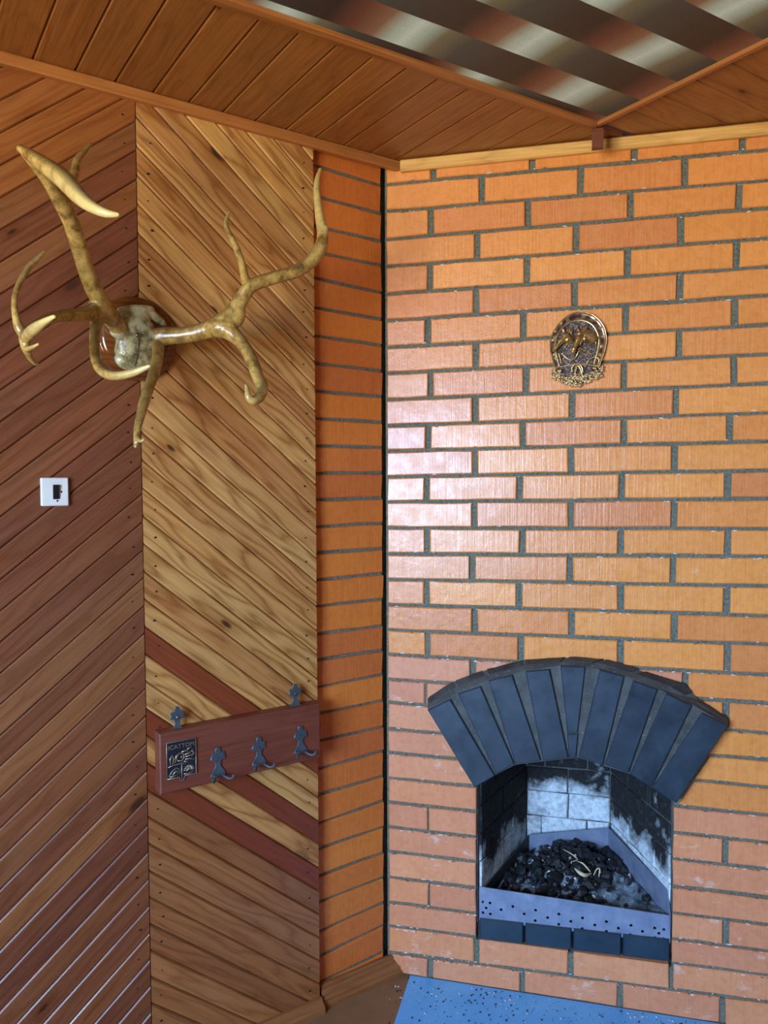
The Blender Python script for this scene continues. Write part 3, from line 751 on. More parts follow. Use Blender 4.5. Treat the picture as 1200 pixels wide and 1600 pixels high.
p0 = Dp(bL[0], zf, bL[1]); p1 = Dp(bR[0], zf, bR[1]); p2 = D3((953, 1294), -.35); p3 = D3((826, 1304), -.345)
plate('back_plate', [p0, p1, Dp(bR[0], p2.z, bR[1]), Dp(bL[0], p3.z, bL[1])])
fr_ = (.815, -.030); q2 = onD((1042, 1390), -.030)
plate('side_plate', [Dp(bR[0], zf, bR[1]), Dp(*(.812, zf), -.03), Dp(.812, q2[1], -.03), Dp(bR[0], p2.z, bR[1])])
plate('side_plate', [Dp(.812, zf, -.03), Dp(.819, zf, -.008), Dp(.819, onD((1046, 1430), FPO)[1], -.008), Dp(.812, q2[1], -.03)])
plate('side_plate', [Dp(bL[0], zf, bL[1]), Dp(.290, zf, -.035), Dp(.290, .12+Z0, -.035), Dp(bL[0], p3.z, bL[1])], mat=black_cap)

# bed of ash and charcoal
bm = bmesh.new(); nx, ny = 26, 20; grid = []
def plan(u, v):                                # u across, v front->back inside the basket
    so = .298*(1-v)+.412*v; s1 = .808*(1-v)+.66*v; return so+(s1-so)*u, -.03-.31*v
def hgt(u, v):
    h = .090+Z0 + .048*math.exp(-((u-.54)/.36)**2-((v-.70)/.50)**2) + .02*v + .10*max(0, u-.78)
    return h + .006*math.sin(17*u+5*v)*math.cos(13*v-4*u)
for j in range(ny+1):
    grid.append([])
    for i in range(nx+1):
        u, v = i/nx, j/ny; s_, o_ = plan(u, v); h = hgt(u, v) + random.uniform(-.004, .004)
        grid[-1].append(bm.verts.new(Dp(s_, h, o_)))
for j in range(ny):
    for i in range(nx): bm.faces.new((grid[j][i], grid[j][i+1], grid[j+1][i+1], grid[j+1][i]))
def ashmat():
    m = Mat('ash_and_soot'); co = m.coords(); n = m.noise(co, 22, 5, .65); f = m.noise(co, 160, 4, .7)
    col = m.mix(m.fr(n, .40, .60), lin(48, 56, 64), lin(136, 152, 164)); col = m.mix(m.fr(f, .62, .72, 0, .7), col, lin(170, 178, 182))
    return m.done(col, .9, m.bump(f, .8, .004), spec=.2)
nbed = len(bm.faces); bmw = bm
for i in range(1300):
    u = min(max(random.gauss(.50, .27), .03), .97); v = min(max(random.gauss(.60, .27), .05), .97)
    if u > .80 and v < .6 and random.random() < .85: continue
    s_, o_ = plan(u, v); r = random.choice([.002, .0025, .003, .0035, .004, .005, .006, .0075, .010, .014, .019]) * random.uniform(.7, 1.15)
    white = random.random() < .24; tgt, rr = (bm, r*.4 if white else r); f0 = len(bm.faces)
    rot = Matrix.Rotation(random.uniform(0, 6.28), 3, Vector((random.random(), random.random(), random.random()+.01)).normalized())
    b0 = len(tgt.verts)
    ellipsoid(tgt, Dp(s_, hgt(u, v)+rr*.35, o_), (rr*random.uniform(.8, 1.4), rr*random.uniform(.7, 1.1), rr*random.uniform(.5, .9)), rot, 1)
    tgt.verts.ensure_lookup_table()
    for vv in tgt.verts[b0:]: vv.co += Vector((random.uniform(-1, 1), random.uniform(-1, 1), random.uniform(-1, 1)))*rr*.16
    bm.faces.ensure_lookup_table()
    for ff in bm.faces[f0:]: ff.material_index = 2 if white else 1
o = bmobj('charcoal_heap', bm, ashmat(), normals=False); o.data.materials.append(coal); o.data.materials.append(debris_w)
tag(o, 'heap of black charcoal lumps and grey ash in the steel fire basket', 'charcoal', kind='stuff')
def scrap(name, pxs, r, label, cat):
    pts = []
    for x, y, lift in pxs:
        px = (730+x/3.636, 1170+y/3.636)
        best = min(((onD(px, -o/200), -o/200) for o in range(4, 66)), key=lambda t: abs(t[0][1]-(heap_at(t[0][0], t[1])+lift)))
        pts.append((*Dp(best[0][0], best[0][1], best[1]), r))
    b_ = bmesh.new(); c = catmull(pts, 4); n = len(c)
    tube(b_, [(*p[:3], p[3]*(.35+.65*math.sin(math.pi*(i+.6)/(n+.2)))) for i, p in enumerate(c)], 7)
    tag(bmobj(name, b_, straw, smooth=True), label, cat, 'pale dry scraps on the charcoal')
def heap_at(s, off):
    v = min(max((-.03-off)/.31, 0), 1); so = .298*(1-v)+.412*v; s1 = .808*(1-v)+.66*v
    return hgt(min(max((s-so)/(s1-so), 0), 1), v)
scrap('dry_stalk', [(545,570,.02),(580,590,.025),(610,610,.022),(625,630,.02),(600,640,.018)], .0022, 'thin curved straw stalk, uppermost scrap on the charcoal heap', 'straw')
scrap('dry_stalk', [(625,640,.02),(655,650,.028),(680,675,.022),(700,700,.02)], .0028, 'bent straw stalk lying in the middle of the charcoal heap', 'straw')
scrap('dry_leaf', [(612,680,.014),(640,705,.02),(670,718,.018),(705,708,.012)], .0062, 'pale curled dry leaf on the charcoal heap', 'leaf')
scrap('dry_stalk', [(718,720,.012),(735,685,.03),(752,682,.032),(750,715,.02),(745,745,.012)], .0024, 'folded pale stalk standing up on the charcoal, rightmost scrap', 'straw')

# ------------------------------------------------------------------ blue hearth sheet on the floor and crumbs
def bluemat():
    m = Mat('blue_painted_sheet'); co = m.coords(); n = m.noise(co, 7, 5, .65); f = m.noise(co, 260, 3, .6); g2 = m.noise(co, 30, 5, .7)
    col = m.mix(m.fr(n, .3, .7), lin(84, 166, 236), lin(104, 184, 242)); col = m.mix(m.fr(g2, .58, .75, 0, .4), col, lin(98, 124, 156)); col = m.mix(m.fr(f, .66, .73, 0, .8), col, lin(30, 40, 56))
    return m.done(col, .42, m.bump(f, .25, .001))
bm = bmesh.new(); prism(bm, [(.072, .0), (.072, -.62), (1.45, -.62), (1.45, 0)][::-1], 0, .003, .001)
o = bmobj('hearth_sheet', bm, bluemat(), None, frame(Vector((0, 0, .0006)), dD, -nD, Vector((0, 0, 1)))); tag(o, 'blue painted sheet laid on the floor in front of the fireplace', 'hearth sheet')
bm = bmesh.new()
for i in range(520):
    s_ = random.uniform(.02, 1.1); f_ = abs(random.gauss(0, .11))+.012
    p = dD*s_ + nD*f_
    if p.x < .05: continue
    r = random.choice([.0008, .001, .0013, .0018, .0026]); z = (.004 if s_ > .072 else .001)
    f0 = len(bm.faces)
    ellipsoid(bm, Vector((p.x, p.y, z+r*.4)), (r*1.3, r, r*.6), Matrix.Rotation(random.uniform(0, 3), 3, 'Z'), 1)
    if random.random() < .35:
        bm.faces.ensure_lookup_table()
        for ff in bm.faces[f0:]: ff.material_index = 1
o = bmobj('floor_crumbs', bm, debris_m); o.data.materials.append(debris_w); tag(o, 'soot and mortar crumbs scattered on the floor before the hearth', 'crumbs', kind='stuff')

# ------------------------------------------------------------------ light switch
def LF(y, z, h=.025): return frame(Vector((h, y, z)), Vector((0, 1, 0)), Vector((0, 0, 1)), Vector((1, 0, 0)))  # local x along wall, y up, z out
p = onL((85.5, 768.5), .03)
sw = empty('light_switch', mat=LF(p.y, p.z, .0255)); WM[sw] = LF(p.y, p.z, .0255)
tag(sw, 'square ivory light switch with a black rocker on the diagonal boards', 'light switch')
def rr(w, h, r=.004, n=4):
    o = []
    for cx, cy, a0 in ((w-r, h-r, 0), (-w+r, h-r, 90), (-w+r, -h+r, 180), (w-r, -h+r, 270)):
        for k in range(n+1): a = math.radians(a0+90*k/n); o.append((cx+r*math.cos(a), cy+r*math.sin(a)))
    return o
bm = bmesh.new(); prism(bm, rr(.0298, .0322, .003), 0, .009, .0025); bmobj('plate', bm, white_plastic, sw, LF(p.y, p.z, .0255))
bm = bmesh.new(); prism(bm, rr(.0068, .0165, .001), 0, .004, .001); bmobj('rocker', bm, black_plastic, sw, LF(p.y+.002, p.z, .0343) @ Matrix.Rotation(.09, 4, 'X'))
for dy, dz in ((.0135, 0), (.0045, -.0205)):
    bm = bmesh.new(); lathe(bm, [(.0022, 0), (.0022, .0006), (.0008, .001)], 12); bmobj('screw', bm, nail_dark, sw, LF(p.y+dy, p.z+dz, .0343))

# ------------------------------------------------------------------ coat rack
RH = .064
ra, rb = onL((248, 1149), RH), onL((252, 1245), RH); rc, rd = onL((498, 1098), RH), onL((503, 1181), RH)
y0, y1 = (ra.y+rb.y)/2, (rc.y+rd.y)/2; z1, z0 = (ra.z+rc.z)/2, (rb.z+rd.z)/2
rk = empty('coat_rack', mat=LF((y0+y1)/2, (z0+z1)/2)); WM[rk] = LF((y0+y1)/2, (z0+z1)/2)
tag(rk, 'reddish wooden coat rack board with three dark cross-shaped hooks and a metal badge', 'coat rack')
hw, hh = (y1-y0)/2, (z1-z0)/2; cy, cz = (y0+y1)/2, (z0+z1)/2
bm = bmesh.new(); prism(bm, [(-hw, -hh), (hw, -hh), (hw, hh), (-hw, hh)], .0255-RH, 0, .003); bmobj('board', bm, wood_rack, rk, LF(cy, cz, RH))
half = [(0, 24), (3.5, 23), (5, 19), (4.5, 15), (8, 15.5), (12, 13), (11, 9), (13.5, 5), (11, 2.5), (6.5, 2), (4.6, -2), (4.8, -8), (7.5, -13), (10.5, -18), (12.5, -22), (12.5, -24)]
out = [(x, y) for x, y in half] + [(-x, y) for x, y in half[::-1][:-1]]
K = .00155
hookp = [(x*K, y*K) for x, y in out]
for i, (px, lab) in enumerate((((341, 1190), 0), ((405, 1173), 0), ((470, 1155), 0))):
    q = onL(px, RH+.003); base = LF(q.y, q.z, RH+.0003)
    bm = bmesh.new(); prism(bm, hookp, 0, .0032, .0008)
    hk = bmobj('hook', bm, hook_metal, rk, base)
    bm = bmesh.new(); prism(bm, [(-.0155, 0), (.0155, 0), (.012, .017), (-.012, .017)], 0, .0022, .0006)   # small ledge that turns out of the plate
    bmobj('ledge', bm, hook_metal, hk, base @ Matrix.Translation((0, -.0350, .001)) @ Matrix.Rotation(math.radians(72), 4, 'X'))
    for s_ in (-1, 1):
        bm = bmesh.new()
        tube(bm, catmull([(s_*.010, -.0345, .004, .0028), (s_*.015, -.039, .016, .0028), (s_*.021, -.041, .026, .0028), (s_*.0265, -.036, .034, .0027), (s_*.0275, -.028, .036, .0024)], 5), 8)
        bmobj('prong', bm, hook_metal, hk, base, True)
    bm = bmesh.new(); lathe(bm, [(.0026, 0), (.0024, .001), (.001, .0016)], 12); bmobj('rivet', bm, screw_metal, hk, base @ Matrix.Translation((0, .009, .0032)))
for px in ((277, 1124), (461, 1087)):
    q = onL(px, .045); b_ = LF(q.y, q.z-.002, .044)
    bm = bmesh.new(); prism(bm, [(x*.95, y*.95) for x, y in hookp], 0, .003, .0008); hg = bmobj('hanger', bm, hook_metal, rk, b_)
    bm = bmesh.new(); lathe(bm, [(.004, 0), (.0038, .0016), (.0016, .003)], 14); bmobj('screw', bm, screw_metal, hg, b_ @ Matrix.Translation((0, .008, .003)))
# badge
q = onL((283, 1185), RH); bw_, bh_ = .0375, .0455; bf = LF(q.y, q.z+.001, RH+.0003)
bm = bmesh.new(); prism(bm, [(-bw_, -bh_), (-.007, -bh_), (-.003, -bh_-.010), (.004, -bh_-.010), (.008, -bh_), (bw_, -bh_), (bw_, bh_), (-bw_, bh_)], 0, .003, .0008)
bd = bmobj('badge', bm, badge_metal, rk, bf); bd['label'] = 'dark metal badge with raised lettering and figures'
rel = bmesh.new()
def rib(pts, r=.0011, m=1.0): tube(rel, [(x*.001, y*.001, .0032, r) for x, y in pts], 6)
rib([(-37, -45), (-7, -45), (-3, -55), (4, -55), (8, -45), (37, -45), (37, 45), (-37, 45), (-37, -45)])
rib([(0, -54), (0, -14)]); rib([(-34, -16), (-20, -13), (0, -12), (12, -14)])
rib([(-33, -40), (-25, -28), (-14, -21), (-8, -24), (-4, -36)]); rib([(-30, -41), (-8, -38)]); rib([(-24, -37), (-14, -28), (-7, -36)], .0016)
rib([(5, -40), (16, -42), (32, -37)]); 
for k in range(9):
    a = math.radians(10+k*20); rib([(19+6*math.cos(a), -34+6*math.sin(a)), (19+14*math.cos(a), -33+13*math.sin(a))], .0012)
rib([(12, -34), (19, -28), (26, -34)], .0018)
rib([(-28, -12), (-29, 4), (-24, 12), (-20, 4), (-22, -11)], .0017); rib([(-16, -8), (-14, 8), (-6, 14)], .0017)
for pts in ([(-10, -4), (-13, 6), (-6, 14), (4, 12), (7, 2), (0, -6), (-10, -4)], [(0, 16), (10, 18), (18, 14)], [(8, 8), (20, 10), (30, 18)], [(10, 2), (22, 4), (34, 6)], [(9, -4), (20, -4), (33, -8)], [(6, -8), (16, -12)], [(14, 20), (26, 24)], [(26, 2), (32, 10), (26, 14)], [(-2, 2), (2, 6)]): rib(pts, .0015)
bmobj('relief', rel, badge_relief, bd, bf, True)
tcu = bpy.data.curves.new('lettering', 'FONT'); tcu.body = 'ICATTOM'; tcu.size = .0150; tcu.extrude = .0006; tcu.align_x = 'CENTER'; tcu.space_character = 1.02
to = bpy.data.objects.new('tmp_text', tcu); C.objects.link(to)
dg = bpy.context.evaluated_depsgraph_get(); dg.update(); tme = bpy.data.meshes.new_from_object(to.evaluated_get(dg)); bpy.data.objects.remove(to)
tme.materials.clear(); link('lettering', tme, badge_relief, bd, bf @ Matrix.Translation((0, .027, .0034)))

# ------------------------------------------------------------------ antlers
pc = onL((213, 529), .04)
am = empty('antler_mount', mat=LF(pc.y, pc.z, .0255)); WM[am] = LF(pc.y, pc.z, .0255)
tag(am, 'pair of deer antlers on a skull cap fixed to a round varnished wooden plaque', 'antlers')
bm = bmesh.new(); lathe(bm, [(.094, 0), (.099, .003), (.099, .012), (.095, .016), (.088, .0165), (.0845, .019), (.083, .023), (.074, .027), (.03, .0275), (.0, .0276)][:-1], 64)
bmobj('plaque', bm, wood_plq, am, LF(pc.y, pc.z, .0253), True)
def antler_mat():
    m = Mat('polished_antler'); at = m.n('ShaderNodeAttribute', attribute_name='tip'); g = m.n('ShaderNodeNewGeometry')
    co = m.coords(); n = m.noise(co, 34, 6, .7, .3); f = m.noise(co, 130, 3, .6)
    col = m.ramp(n, [(.28, lin(78, 58, 30)), (.42, lin(138, 106, 52)), (.55, lin(182, 146, 76)), (.70, lin(206, 174, 98)), (.85, lin(120, 90, 46))])
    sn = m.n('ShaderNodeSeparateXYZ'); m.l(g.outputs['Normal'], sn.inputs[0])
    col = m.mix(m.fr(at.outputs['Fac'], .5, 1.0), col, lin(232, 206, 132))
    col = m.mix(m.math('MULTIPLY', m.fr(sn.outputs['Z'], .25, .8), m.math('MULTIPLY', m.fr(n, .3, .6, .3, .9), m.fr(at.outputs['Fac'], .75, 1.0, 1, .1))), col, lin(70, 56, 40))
    col = m.mix(m.fr(f, .62, .75, 0, .5), col, lin(58, 42, 26))
    return m.done(col, .16, m.bump(m.math('ADD', n, m.math('MULTIPLY', f, .3)), .45, .003), spec=.7)
antler_m = antler_mat()
def antler(branches, lab):
    bm = bmesh.new(); samp = []
    for br in branches:
        pts = []
        for x, y, h, r in br['p']:
            w = onL((x, y), h); pts.append((*w, rpx(w, r*1.13)))
        c = catmull(pts, 8); n = len(c)
        fl = br.get('flat')
        tube(bm, [(*p[:3], max(p[3], .0034)) for p in c], 14)
        t0, t1 = br.get('tip', (0, 0))
        for i, p in enumerate(c): samp.append((Vector(p[:3]), t0+(t1-t0)*i/(n-1)))
    me = blend(bm, .0026, 5, .5)
    kd = kdtree.KDTree(len(samp))
    for i, (v, t) in enumerate(samp): kd.insert(v, i)
    kd.balance()
    at = me.attributes.new('tip', 'FLOAT', 'POINT')
    for v in me.vertices: at.data[v.index].value = samp[kd.find(v.co)[1]][1]
    ob = link('antler', me, antler_m, am); ob['label'] = lab; return ob
antler([
 {'p': [(203, 528, .05, 12), (185, 511, .075, 12.5), (168, 488, .10, 13), (150, 458, .135, 12.5), (136, 425, .165, 12), (124, 388, .20, 11.5), (110, 345, .235, 11.5), (96, 318, .26, 11), (75, 285, .29, 8), (52, 255, .315, 7), (31, 232, .33, 5)], 'tip': (0, .3)},
 {'p': [(29, 231, .33, 5), (48, 243, .36, 9), (75, 262, .41, 12), (100, 282, .45, 13), (122, 305, .49, 12), (140, 321, .52, 9), (165, 333, .545, 6.5), (188, 336, .56, 3)], 'tip': (.35, 1.0)},
 {'p': [(176, 498, .095, 12), (158, 484, .118, 14), (148, 470, .13, 11)], 'tip': (0, 0)}, {'p': [(60, 246, .365, 6), (92, 268, .425, 9), (118, 290, .465, 8)], 'tip': (.4, .7)},
 {'p': [(95, 325, .255, 8), (106, 300, .245, 8), (116, 272, .225, 6.5), (121, 250, .21, 5.5), (131, 237, .20, 4.2), (142, 224, .19, 2.4)], 'tip': (0, .5)},
 {'p': [(155, 478, .115, 11), (140, 490, .145, 11), (115, 492, .19, 9), (88, 495, .23, 8), (62, 506, .27, 8), (42, 524, .30, 9)], 'tip': (0, .25)},
 {'p': [(42, 526, .30, 9), (30, 512, .30, 7), (24, 490, .295, 5), (23, 466, .285, 4.4), (30, 443, .27, 4.4), (45, 418, .25, 4.5), (60, 403, .235, 4), (70, 393, .225, 2.4)], 'tip': (.1, .85)},
 {'p': [(40, 528, .305, 8), (52, 516, .34, 9), (68, 504, .38, 6), (86, 494, .42, 3)], 'tip': (.4, 1.0)},
 {'p': [(38, 528, .30, 8), (41, 543, .30, 7), (46, 557, .29, 4.5), (54, 567, .28, 3.4), (64, 571, .27, 2)], 'tip': (.1, .7)},
 {'p': [(41, 545, .305, 5), (50, 543, .325, 3.6), (61, 537, .345, 2.2)], 'tip': (.3, .9)},
 {'p': [(158, 492, .11, 9), (150, 510, .15, 8), (148, 535, .19, 7.5), (150, 562, .225, 7.5), (160, 580, .255, 7.5), (180, 587, .285, 7), (205, 583, .315, 6), (222, 577, .335, 4.6), (236, 571, .35, 2.4)], 'tip': (.0, 1.0)},
], 'antler leaning to the left with a broad forward top tine')
antler([
 {'p': [(228, 535, .05, 12), (250, 526, .075, 13), (285, 524, .11, 11.5), (318, 517, .145, 12), (345, 506, .175, 14), (362, 490, .19, 12), (378, 466, .205, 10.5), (394, 446, .22, 9.5), (428, 434, .235, 9), (462, 424, .25, 9), (486, 408, .26, 9.5), (500, 388, .262, 9.5), (504, 368, .258, 8), (499, 335, .245, 6.5), (495, 300, .23, 5), (496, 280, .22, 4), (501, 263, .21, 2.4)], 'tip': (0, .85)},
 {'p': [(322, 515, .15, 10), (345, 512, .178, 15), (368, 512, .20, 11)], 'tip': (0, .2)}, {'p': [(345, 508, .178, 13), (368, 498, .195, 12), (374, 480, .20, 9)], 'tip': (0, .2)},
 {'p': [(500, 385, .262, 7), (507, 368, .265, 5.5), (509, 352, .265, 3)], 'tip': (.3, .8)},
 {'p': [(388, 450, .215, 8), (383, 436, .21, 6.5), (378, 412, .20, 5.5), (368, 385, .19, 5), (357, 363, .18, 4.2), (353, 348, .17, 3.4), (358, 330, .16, 2)], 'tip': (0, .8)},
 {'p': [(338, 512, .17, 13), (358, 518, .195, 12), (376, 534, .22, 9.5), (390, 556, .25, 9), (399, 578, .275, 9), (405, 596, .295, 8), (408, 606, .305, 7)], 'tip': (0, .6)},
 {'p': [(410, 594, .295, 5), (412, 606, .31, 7), (406, 620, .325, 7.5), (396, 626, .33, 6.5), (388, 620, .33, 5), (386, 608, .325, 3.4), (384, 599, .32, 2)], 'tip': (.3, .8)},
 {'p': [(246, 533, .07, 9), (247, 550, .10, 8.5), (242, 578, .125, 8), (234, 602, .15, 7.5), (226, 626, .175, 7.5), (219, 652, .20, 6.5), (214, 674, .215, 5), (212, 700, .225, 3)], 'tip': (0, .6)},
 {'p': [(214, 682, .22, 4), (220, 689, .235, 3), (226, 686, .245, 2)], 'tip': (.4, .9)},
], 'antler leaning to the right with a hooked lower tine')
# skull cap
bm = bmesh.new()
def sk(px, h, rx, ry, rz=.014, a=0):
    w = onL(px, h); s = depth(w)/F
    ellipsoid(bm, w, (rz, rx*s*1.15, ry*s), Matrix.Rotation(a, 3, 'X'), 3)
sk((213, 540), .058, 28, 36, .026); sk((206, 562), .056, 24, 18, .020); sk((229, 562), .056, 16, 18, .018); sk((212, 515), .062, 27, 24, .026)
sk((190, 519), .070, 16, 12, .020); sk((241, 529), .070, 17, 13, .020); sk((208, 497), .056, 24, 20, .020); sk((212, 484), .054, 27, 8, .020, .15); sk((240, 495), .050, 20, 8, .012, -.55); sk((192, 548), .052, 12, 14, .016)
def skullmat():
    m = Mat('lacquered_bone'); co = m.coords(); n = m.noise(co, 38, 5, .65); f = m.noise(co, 150, 3, .6)
    col = m.ramp(n, [(.3, lin(74, 60, 40)), (.45, lin(140, 128, 88)), (.58, lin(190, 184, 138)), (.75, lin(206, 200, 160))]); col = m.mix(m.fr(f, .62, .74, 0, .7), col, lin(50, 40, 28))
    return m.done(col, .16, m.bump(m.math('ADD', n, m.math('MULTIPLY', f, .4)), .6, .004), spec=.6)
me = blend(bm, .0024, 9, .6); link('skull_cap', me, skullmat(), am)
w = onL((215, 523), .093); bm = bmesh.new(); lathe(bm, [(.0052, 0), (.0050, .0015), (.0026, .0032)], 16); bmobj('screw', bm, screw_metal, am, LF(w.y, w.z, .0905), True)
bm = bmesh.new()                              # suture running down the forehead
tube(bm, catmull([(*onL((216, 500), .0830), .0008), (*onL((214, 512), .0862), .0011), (*onL((217, 532), .0848), .0009), (*onL((216, 548), .0825), .0009), (*onL((212, 566), .0768), .0008), (*onL((209, 572), .072), .0007)], 6), 6)
bmobj('suture', bm, nail_dark, am)

# ------------------------------------------------------------------ horse plaque on the bricks
ms, mz = .5575, 1.717+Z0
hpq = empty('horse_plaque', mat=frame(Dp(ms, mz, .003), dD, Vector((0, 0, 1)), nD)); WM[hpq] = frame(Dp(ms, mz, .003), dD, Vector((0, 0, 1)), nD)
tag(hpq, 'bronze horseshoe wall plaque with two horse heads in relief on the brick wall', 'wall plaque')
HF = WM[hpq]
U = .000145                                   # zoom-pixel (10.91 per photo pixel) to metres
c0 = (585, 770)
def hp_(x, y): return ((x-c0[0])*U*1.06, (c0[1]-y)*U*1.03)
outer_ = [(575,92),(700,110),(830,165),(940,265),(1020,390),(1060,530),(1065,680),(1035,840),(990,980),(945,1110),(930,1140)]
left_ = [(470,110),(370,160),(250,270),(160,390),(100,520),(80,640),(85,780),(115,910),(150,1030),(190,1130),(215,1160)]
inner_r = [(590,250),(700,270),(800,330),(870,420),(920,540),(935,680),(910,830),(885,940),(850,1060)]
inner_l = [(480,265),(380,310),(290,390),(230,480),(190,580),(185,690),(200,830),(235,960),(260,1060)]
bm = bmesh.new()
ov = left_[::-1][1:] + outer_[:-1] + [(990, 1160), (1000, 1230), (880, 1290), (760, 1390), (590, 1430), (430, 1390), (320, 1310), (160, 1290), (110, 1200)]
prism(bm, [hp_(*p) for p in ov][::-1], 0, .006, .0015); bmobj('backing', bm, bronze_rough, hpq, HF)
bm = bmesh.new()                              # the shoe: a raised band between outer and inner outlines
oc = catmull([hp_(*p) for p in left_[::-1]+outer_], 4); ic = catmull([hp_(*p) for p in inner_l[::-1]+inner_r], 4)
def resamp(pts, n):
    L_ = [0]
    for a, b in zip(pts, pts[1:]): L_.append(L_[-1]+math.dist(a, b))
    out = []
    for k in range(n):
        d = L_[-1]*k/(n-1); i = max(j for j in range(len(L_)) if L_[j] <= d+1e-12); i = min(i, len(pts)-2)
        t = (d-L_[i])/max(L_[i+1]-L_[i], 1e-9); out.append(tuple(pts[i][j]*(1-t)+pts[i+1][j]*t for j in range(2)))
    return out
N_ = 56; oc = resamp(oc, N_); ic = resamp(ic, N_)
rg = []
for a, b in zip(oc, ic):
    l = lambda t: (a[0]*(1-t)+b[0]*t, a[1]*(1-t)+b[1]*t)
    rg.append([bm.verts.new((*l(t), z)) for t, z in ((0, .0), (0, .010), (.10, .013), (.2, .0115), (.35, .0108), (.65, .0108), (.82, .0115), (.92, .013), (1, .010), (1, .0))])
for a, b in zip(rg, rg[1:]):
    for k in range(9): bm.faces.new((a[k], a[k+1], b[k+1], b[k]))
bm.faces.new(rg[0]); bm.faces.new(rg[-1][::-1])
bmobj('horseshoe', bm, bronze, hpq, HF)
bm = bmesh.new()
tube(bm, [(*p, .0125, .0011) for p in oc], 6); tube(bm, [(*p, .0120, .0010) for p in ic], 6); bmobj('raised_rim', bm, gold_edge, hpq, HF)
for x, y in ((275,285),(165,430),(128,592),(155,860),(180,930),(878,258),(968,398),(1003,565),(990,745),(962,898)):
    cx, cy_ = hp_(x, y); bm = bmesh.new(); a = random.uniform(-.4, .4)
    pts = [(s_*.0036, t_*.0036) for s_, t_ in ((-1, -1), (1, -1), (1, 1), (-1, 1))]
    prism(bm, pts, .009, .0128, .0008); bmobj('nail', bm, gold_edge, hpq, HF @ Matrix.Translation((cx, cy_, 0)) @ Matrix.Rotation(a, 4, 'Z'))
def head(chain, ears, lab, lumps=()):
    bm = bmesh.new()
    pts = [(*hp_(x, y), z, r*U) for x, y, z, r in chain]
    tube(bm, catmull(pts, 6), 14)
    ellipsoid(bm, Vector((*pts[-1][:2], pts[-1][2])), (pts[-1][3],)*3, None, 2)
    for e in ears: tube(bm, catmull([(*hp_(x, y), z, r*U) for x, y, z, r in e], 5), 10)
    for x, y, z, rx, ry, rz, a in lumps: ellipsoid(bm, Vector((*hp_(x, y), z)), (rx*U, ry*U, rz*U), Matrix.Rotation(a, 3, 'Z'), 2)
    me = blend(bm, .0009, 2, .4); o = link('horse_head', me, bronze_gold, hpq, HF); o['label'] = lab; return o
h1 = head([(440,640,.006,85),(400,560,.010,80),(350,540,.013,72),(300,600,.015,58),(240,670,.017,46),(190,730,.018,44),(160,765,.018,42)],
     [[(330,460,.014,34),(312,405,.016,26),(308,350,.016,8)], [(445,480,.010,34),(462,420,.012,26),(470,365,.012,8)]], 'horse head looking down to the left',
     [(395,590,.013,95,70,70,.7),(160,775,.018,52,46,44,.7),(330,520,.020,24,18,30,.7),(275,600,.022,90,16,26,.85),(430,430,.012,60,26,40,1.2),(470,560,.008,40,120,50,.2),(150,790,.022,16,12,24,.7),(300,660,.018,90,14,30,.8)])
h2 = head([(860,640,.006,110),(790,560,.010,120),(700,520,.014,100),(630,520,.018,80),(585,600,.022,64),(545,690,.024,50),(510,770,.025,46),(485,820,.024,44)],
     [[(680,440,.016,40),(715,400,.018,28),(735,345,.016,8)], [(585,450,.014,34),(570,400,.014,26),(575,345,.012,8)]], 'horse head facing forward and down',
     [(690,600,.018,80,70,70,.9),(490,830,.025,56,48,44,.9),(600,510,.025,60,40,50,.3),(570,600,.029,18,100,30,-.45),(660,520,.026,20,16,26,0),(465,850,.029,14,10,20,0),(640,650,.024,16,90,26,-.5),(780,480,.012,70,30,50,-.6),(860,540,.011,36,90,40,.3),(880,650,.010,30,90,40,.1),(700,440,.018,70,30,40,-.3)])
bm = bmesh.new()
def rein(b, pts, r=13): tube(b, catmull([(*hp_(x, y), z, r*U) for x, y, z in pts], 6), 7)
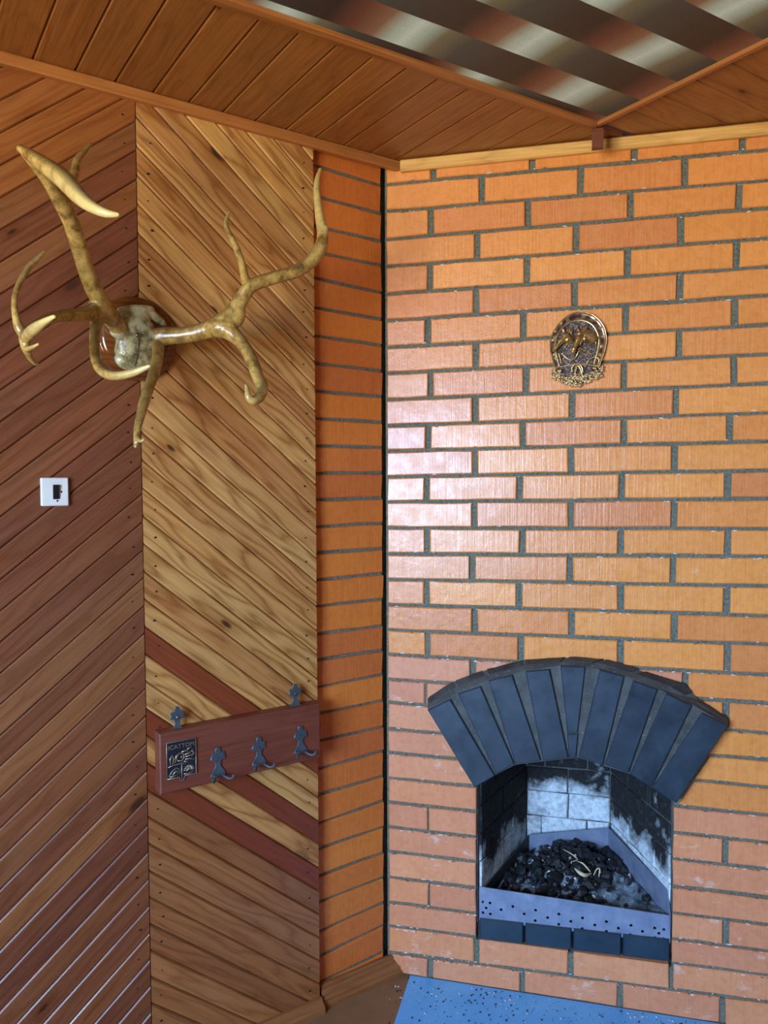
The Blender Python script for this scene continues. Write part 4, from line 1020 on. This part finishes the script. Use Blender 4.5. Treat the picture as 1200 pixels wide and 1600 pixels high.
for pts in ([(290,830,.009),(370,930,.010),(460,965,.010),(540,920,.010),(580,820,.012)], [(580,780,.020),(640,850,.014),(740,880,.011),(850,860,.010)], [(600,760,.018),(700,815,.014),(800,810,.011)],
            [(720,1050,.010),(780,970,.011),(870,935,.011),(940,980,.011),(930,1050,.010)], [(200,1090,.011),(350,1080,.011),(500,1060,.012),(650,1060,.012),(800,1080,.011),(900,1110,.011)],
            [(230,830,.010),(260,930,.010),(280,1040,.010)], [(350,520,.0235),(300,600,.024),(220,690,.0245)], [(330,740,.012),(420,620,.013),(440,520,.012)], [(600,560,.0295),(560,650,.031),(520,730,.032)]): rein(bm, pts)
bmobj('rein', bm, gold_edge, hpq, HF, True)
bm = bmesh.new()                              # stirrup at the bottom
for pts in ([(480,1200,.013),(470,1120,.013),(520,1060,.014),(600,1060,.014),(650,1130,.013),(660,1220,.013)], [(525,1240,.015),(545,1150,.015),(565,1090,.015),(600,1110,.015),(625,1170,.015),(650,1240,.015)], [(500,1245,.015),(600,1248,.015),(660,1235,.015)]): rein(bm, pts, 17)
bmobj('stirrup', bm, gold_edge, hpq, HF, True)
for x, y, a in ((250, 1170, .15), (865, 1145, -.3)):
    bm = bmesh.new(); cx, cy_ = hp_(x, y); prism(bm, rr(.0085, .0056, .0014), .006, .0135, .0015); bk_ = bmobj('buckle', bm, bronze, hpq, HF @ Matrix.Translation((cx, cy_, 0)) @ Matrix.Rotation(a, 4, 'Z'))
    bm = bmesh.new(); prism(bm, rr(.005, .0028, .0008), .013, .0142, .0005); bmobj('buckle_face', bm, gold_edge, bk_, HF @ Matrix.Translation((cx, cy_, 0)) @ Matrix.Rotation(a, 4, 'Z'))
bm = bmesh.new(); rnd = random.Random(4)
for i in range(210):
    t = rnd.random(); x = 110+900*t
    yb = 1230+ 170*math.sin(math.pi*t)**1.5; yt = 1110+150*math.sin(math.pi*t)
    y = rnd.uniform(yt, yb+60); cx, cy_ = hp_(x, y)
    ellipsoid(bm, Vector((cx, cy_, rnd.uniform(.005, .012))), (rnd.uniform(.0045, .0085), .0026, .0036), Matrix.Rotation(rnd.uniform(0, 3.14), 3, 'Z') @ Matrix.Rotation(rnd.uniform(-.4, .4), 3, 'Y'), 1)
bmobj('foliage', bm, gold_edge if False else bronze_leaf, hpq, HF, True)
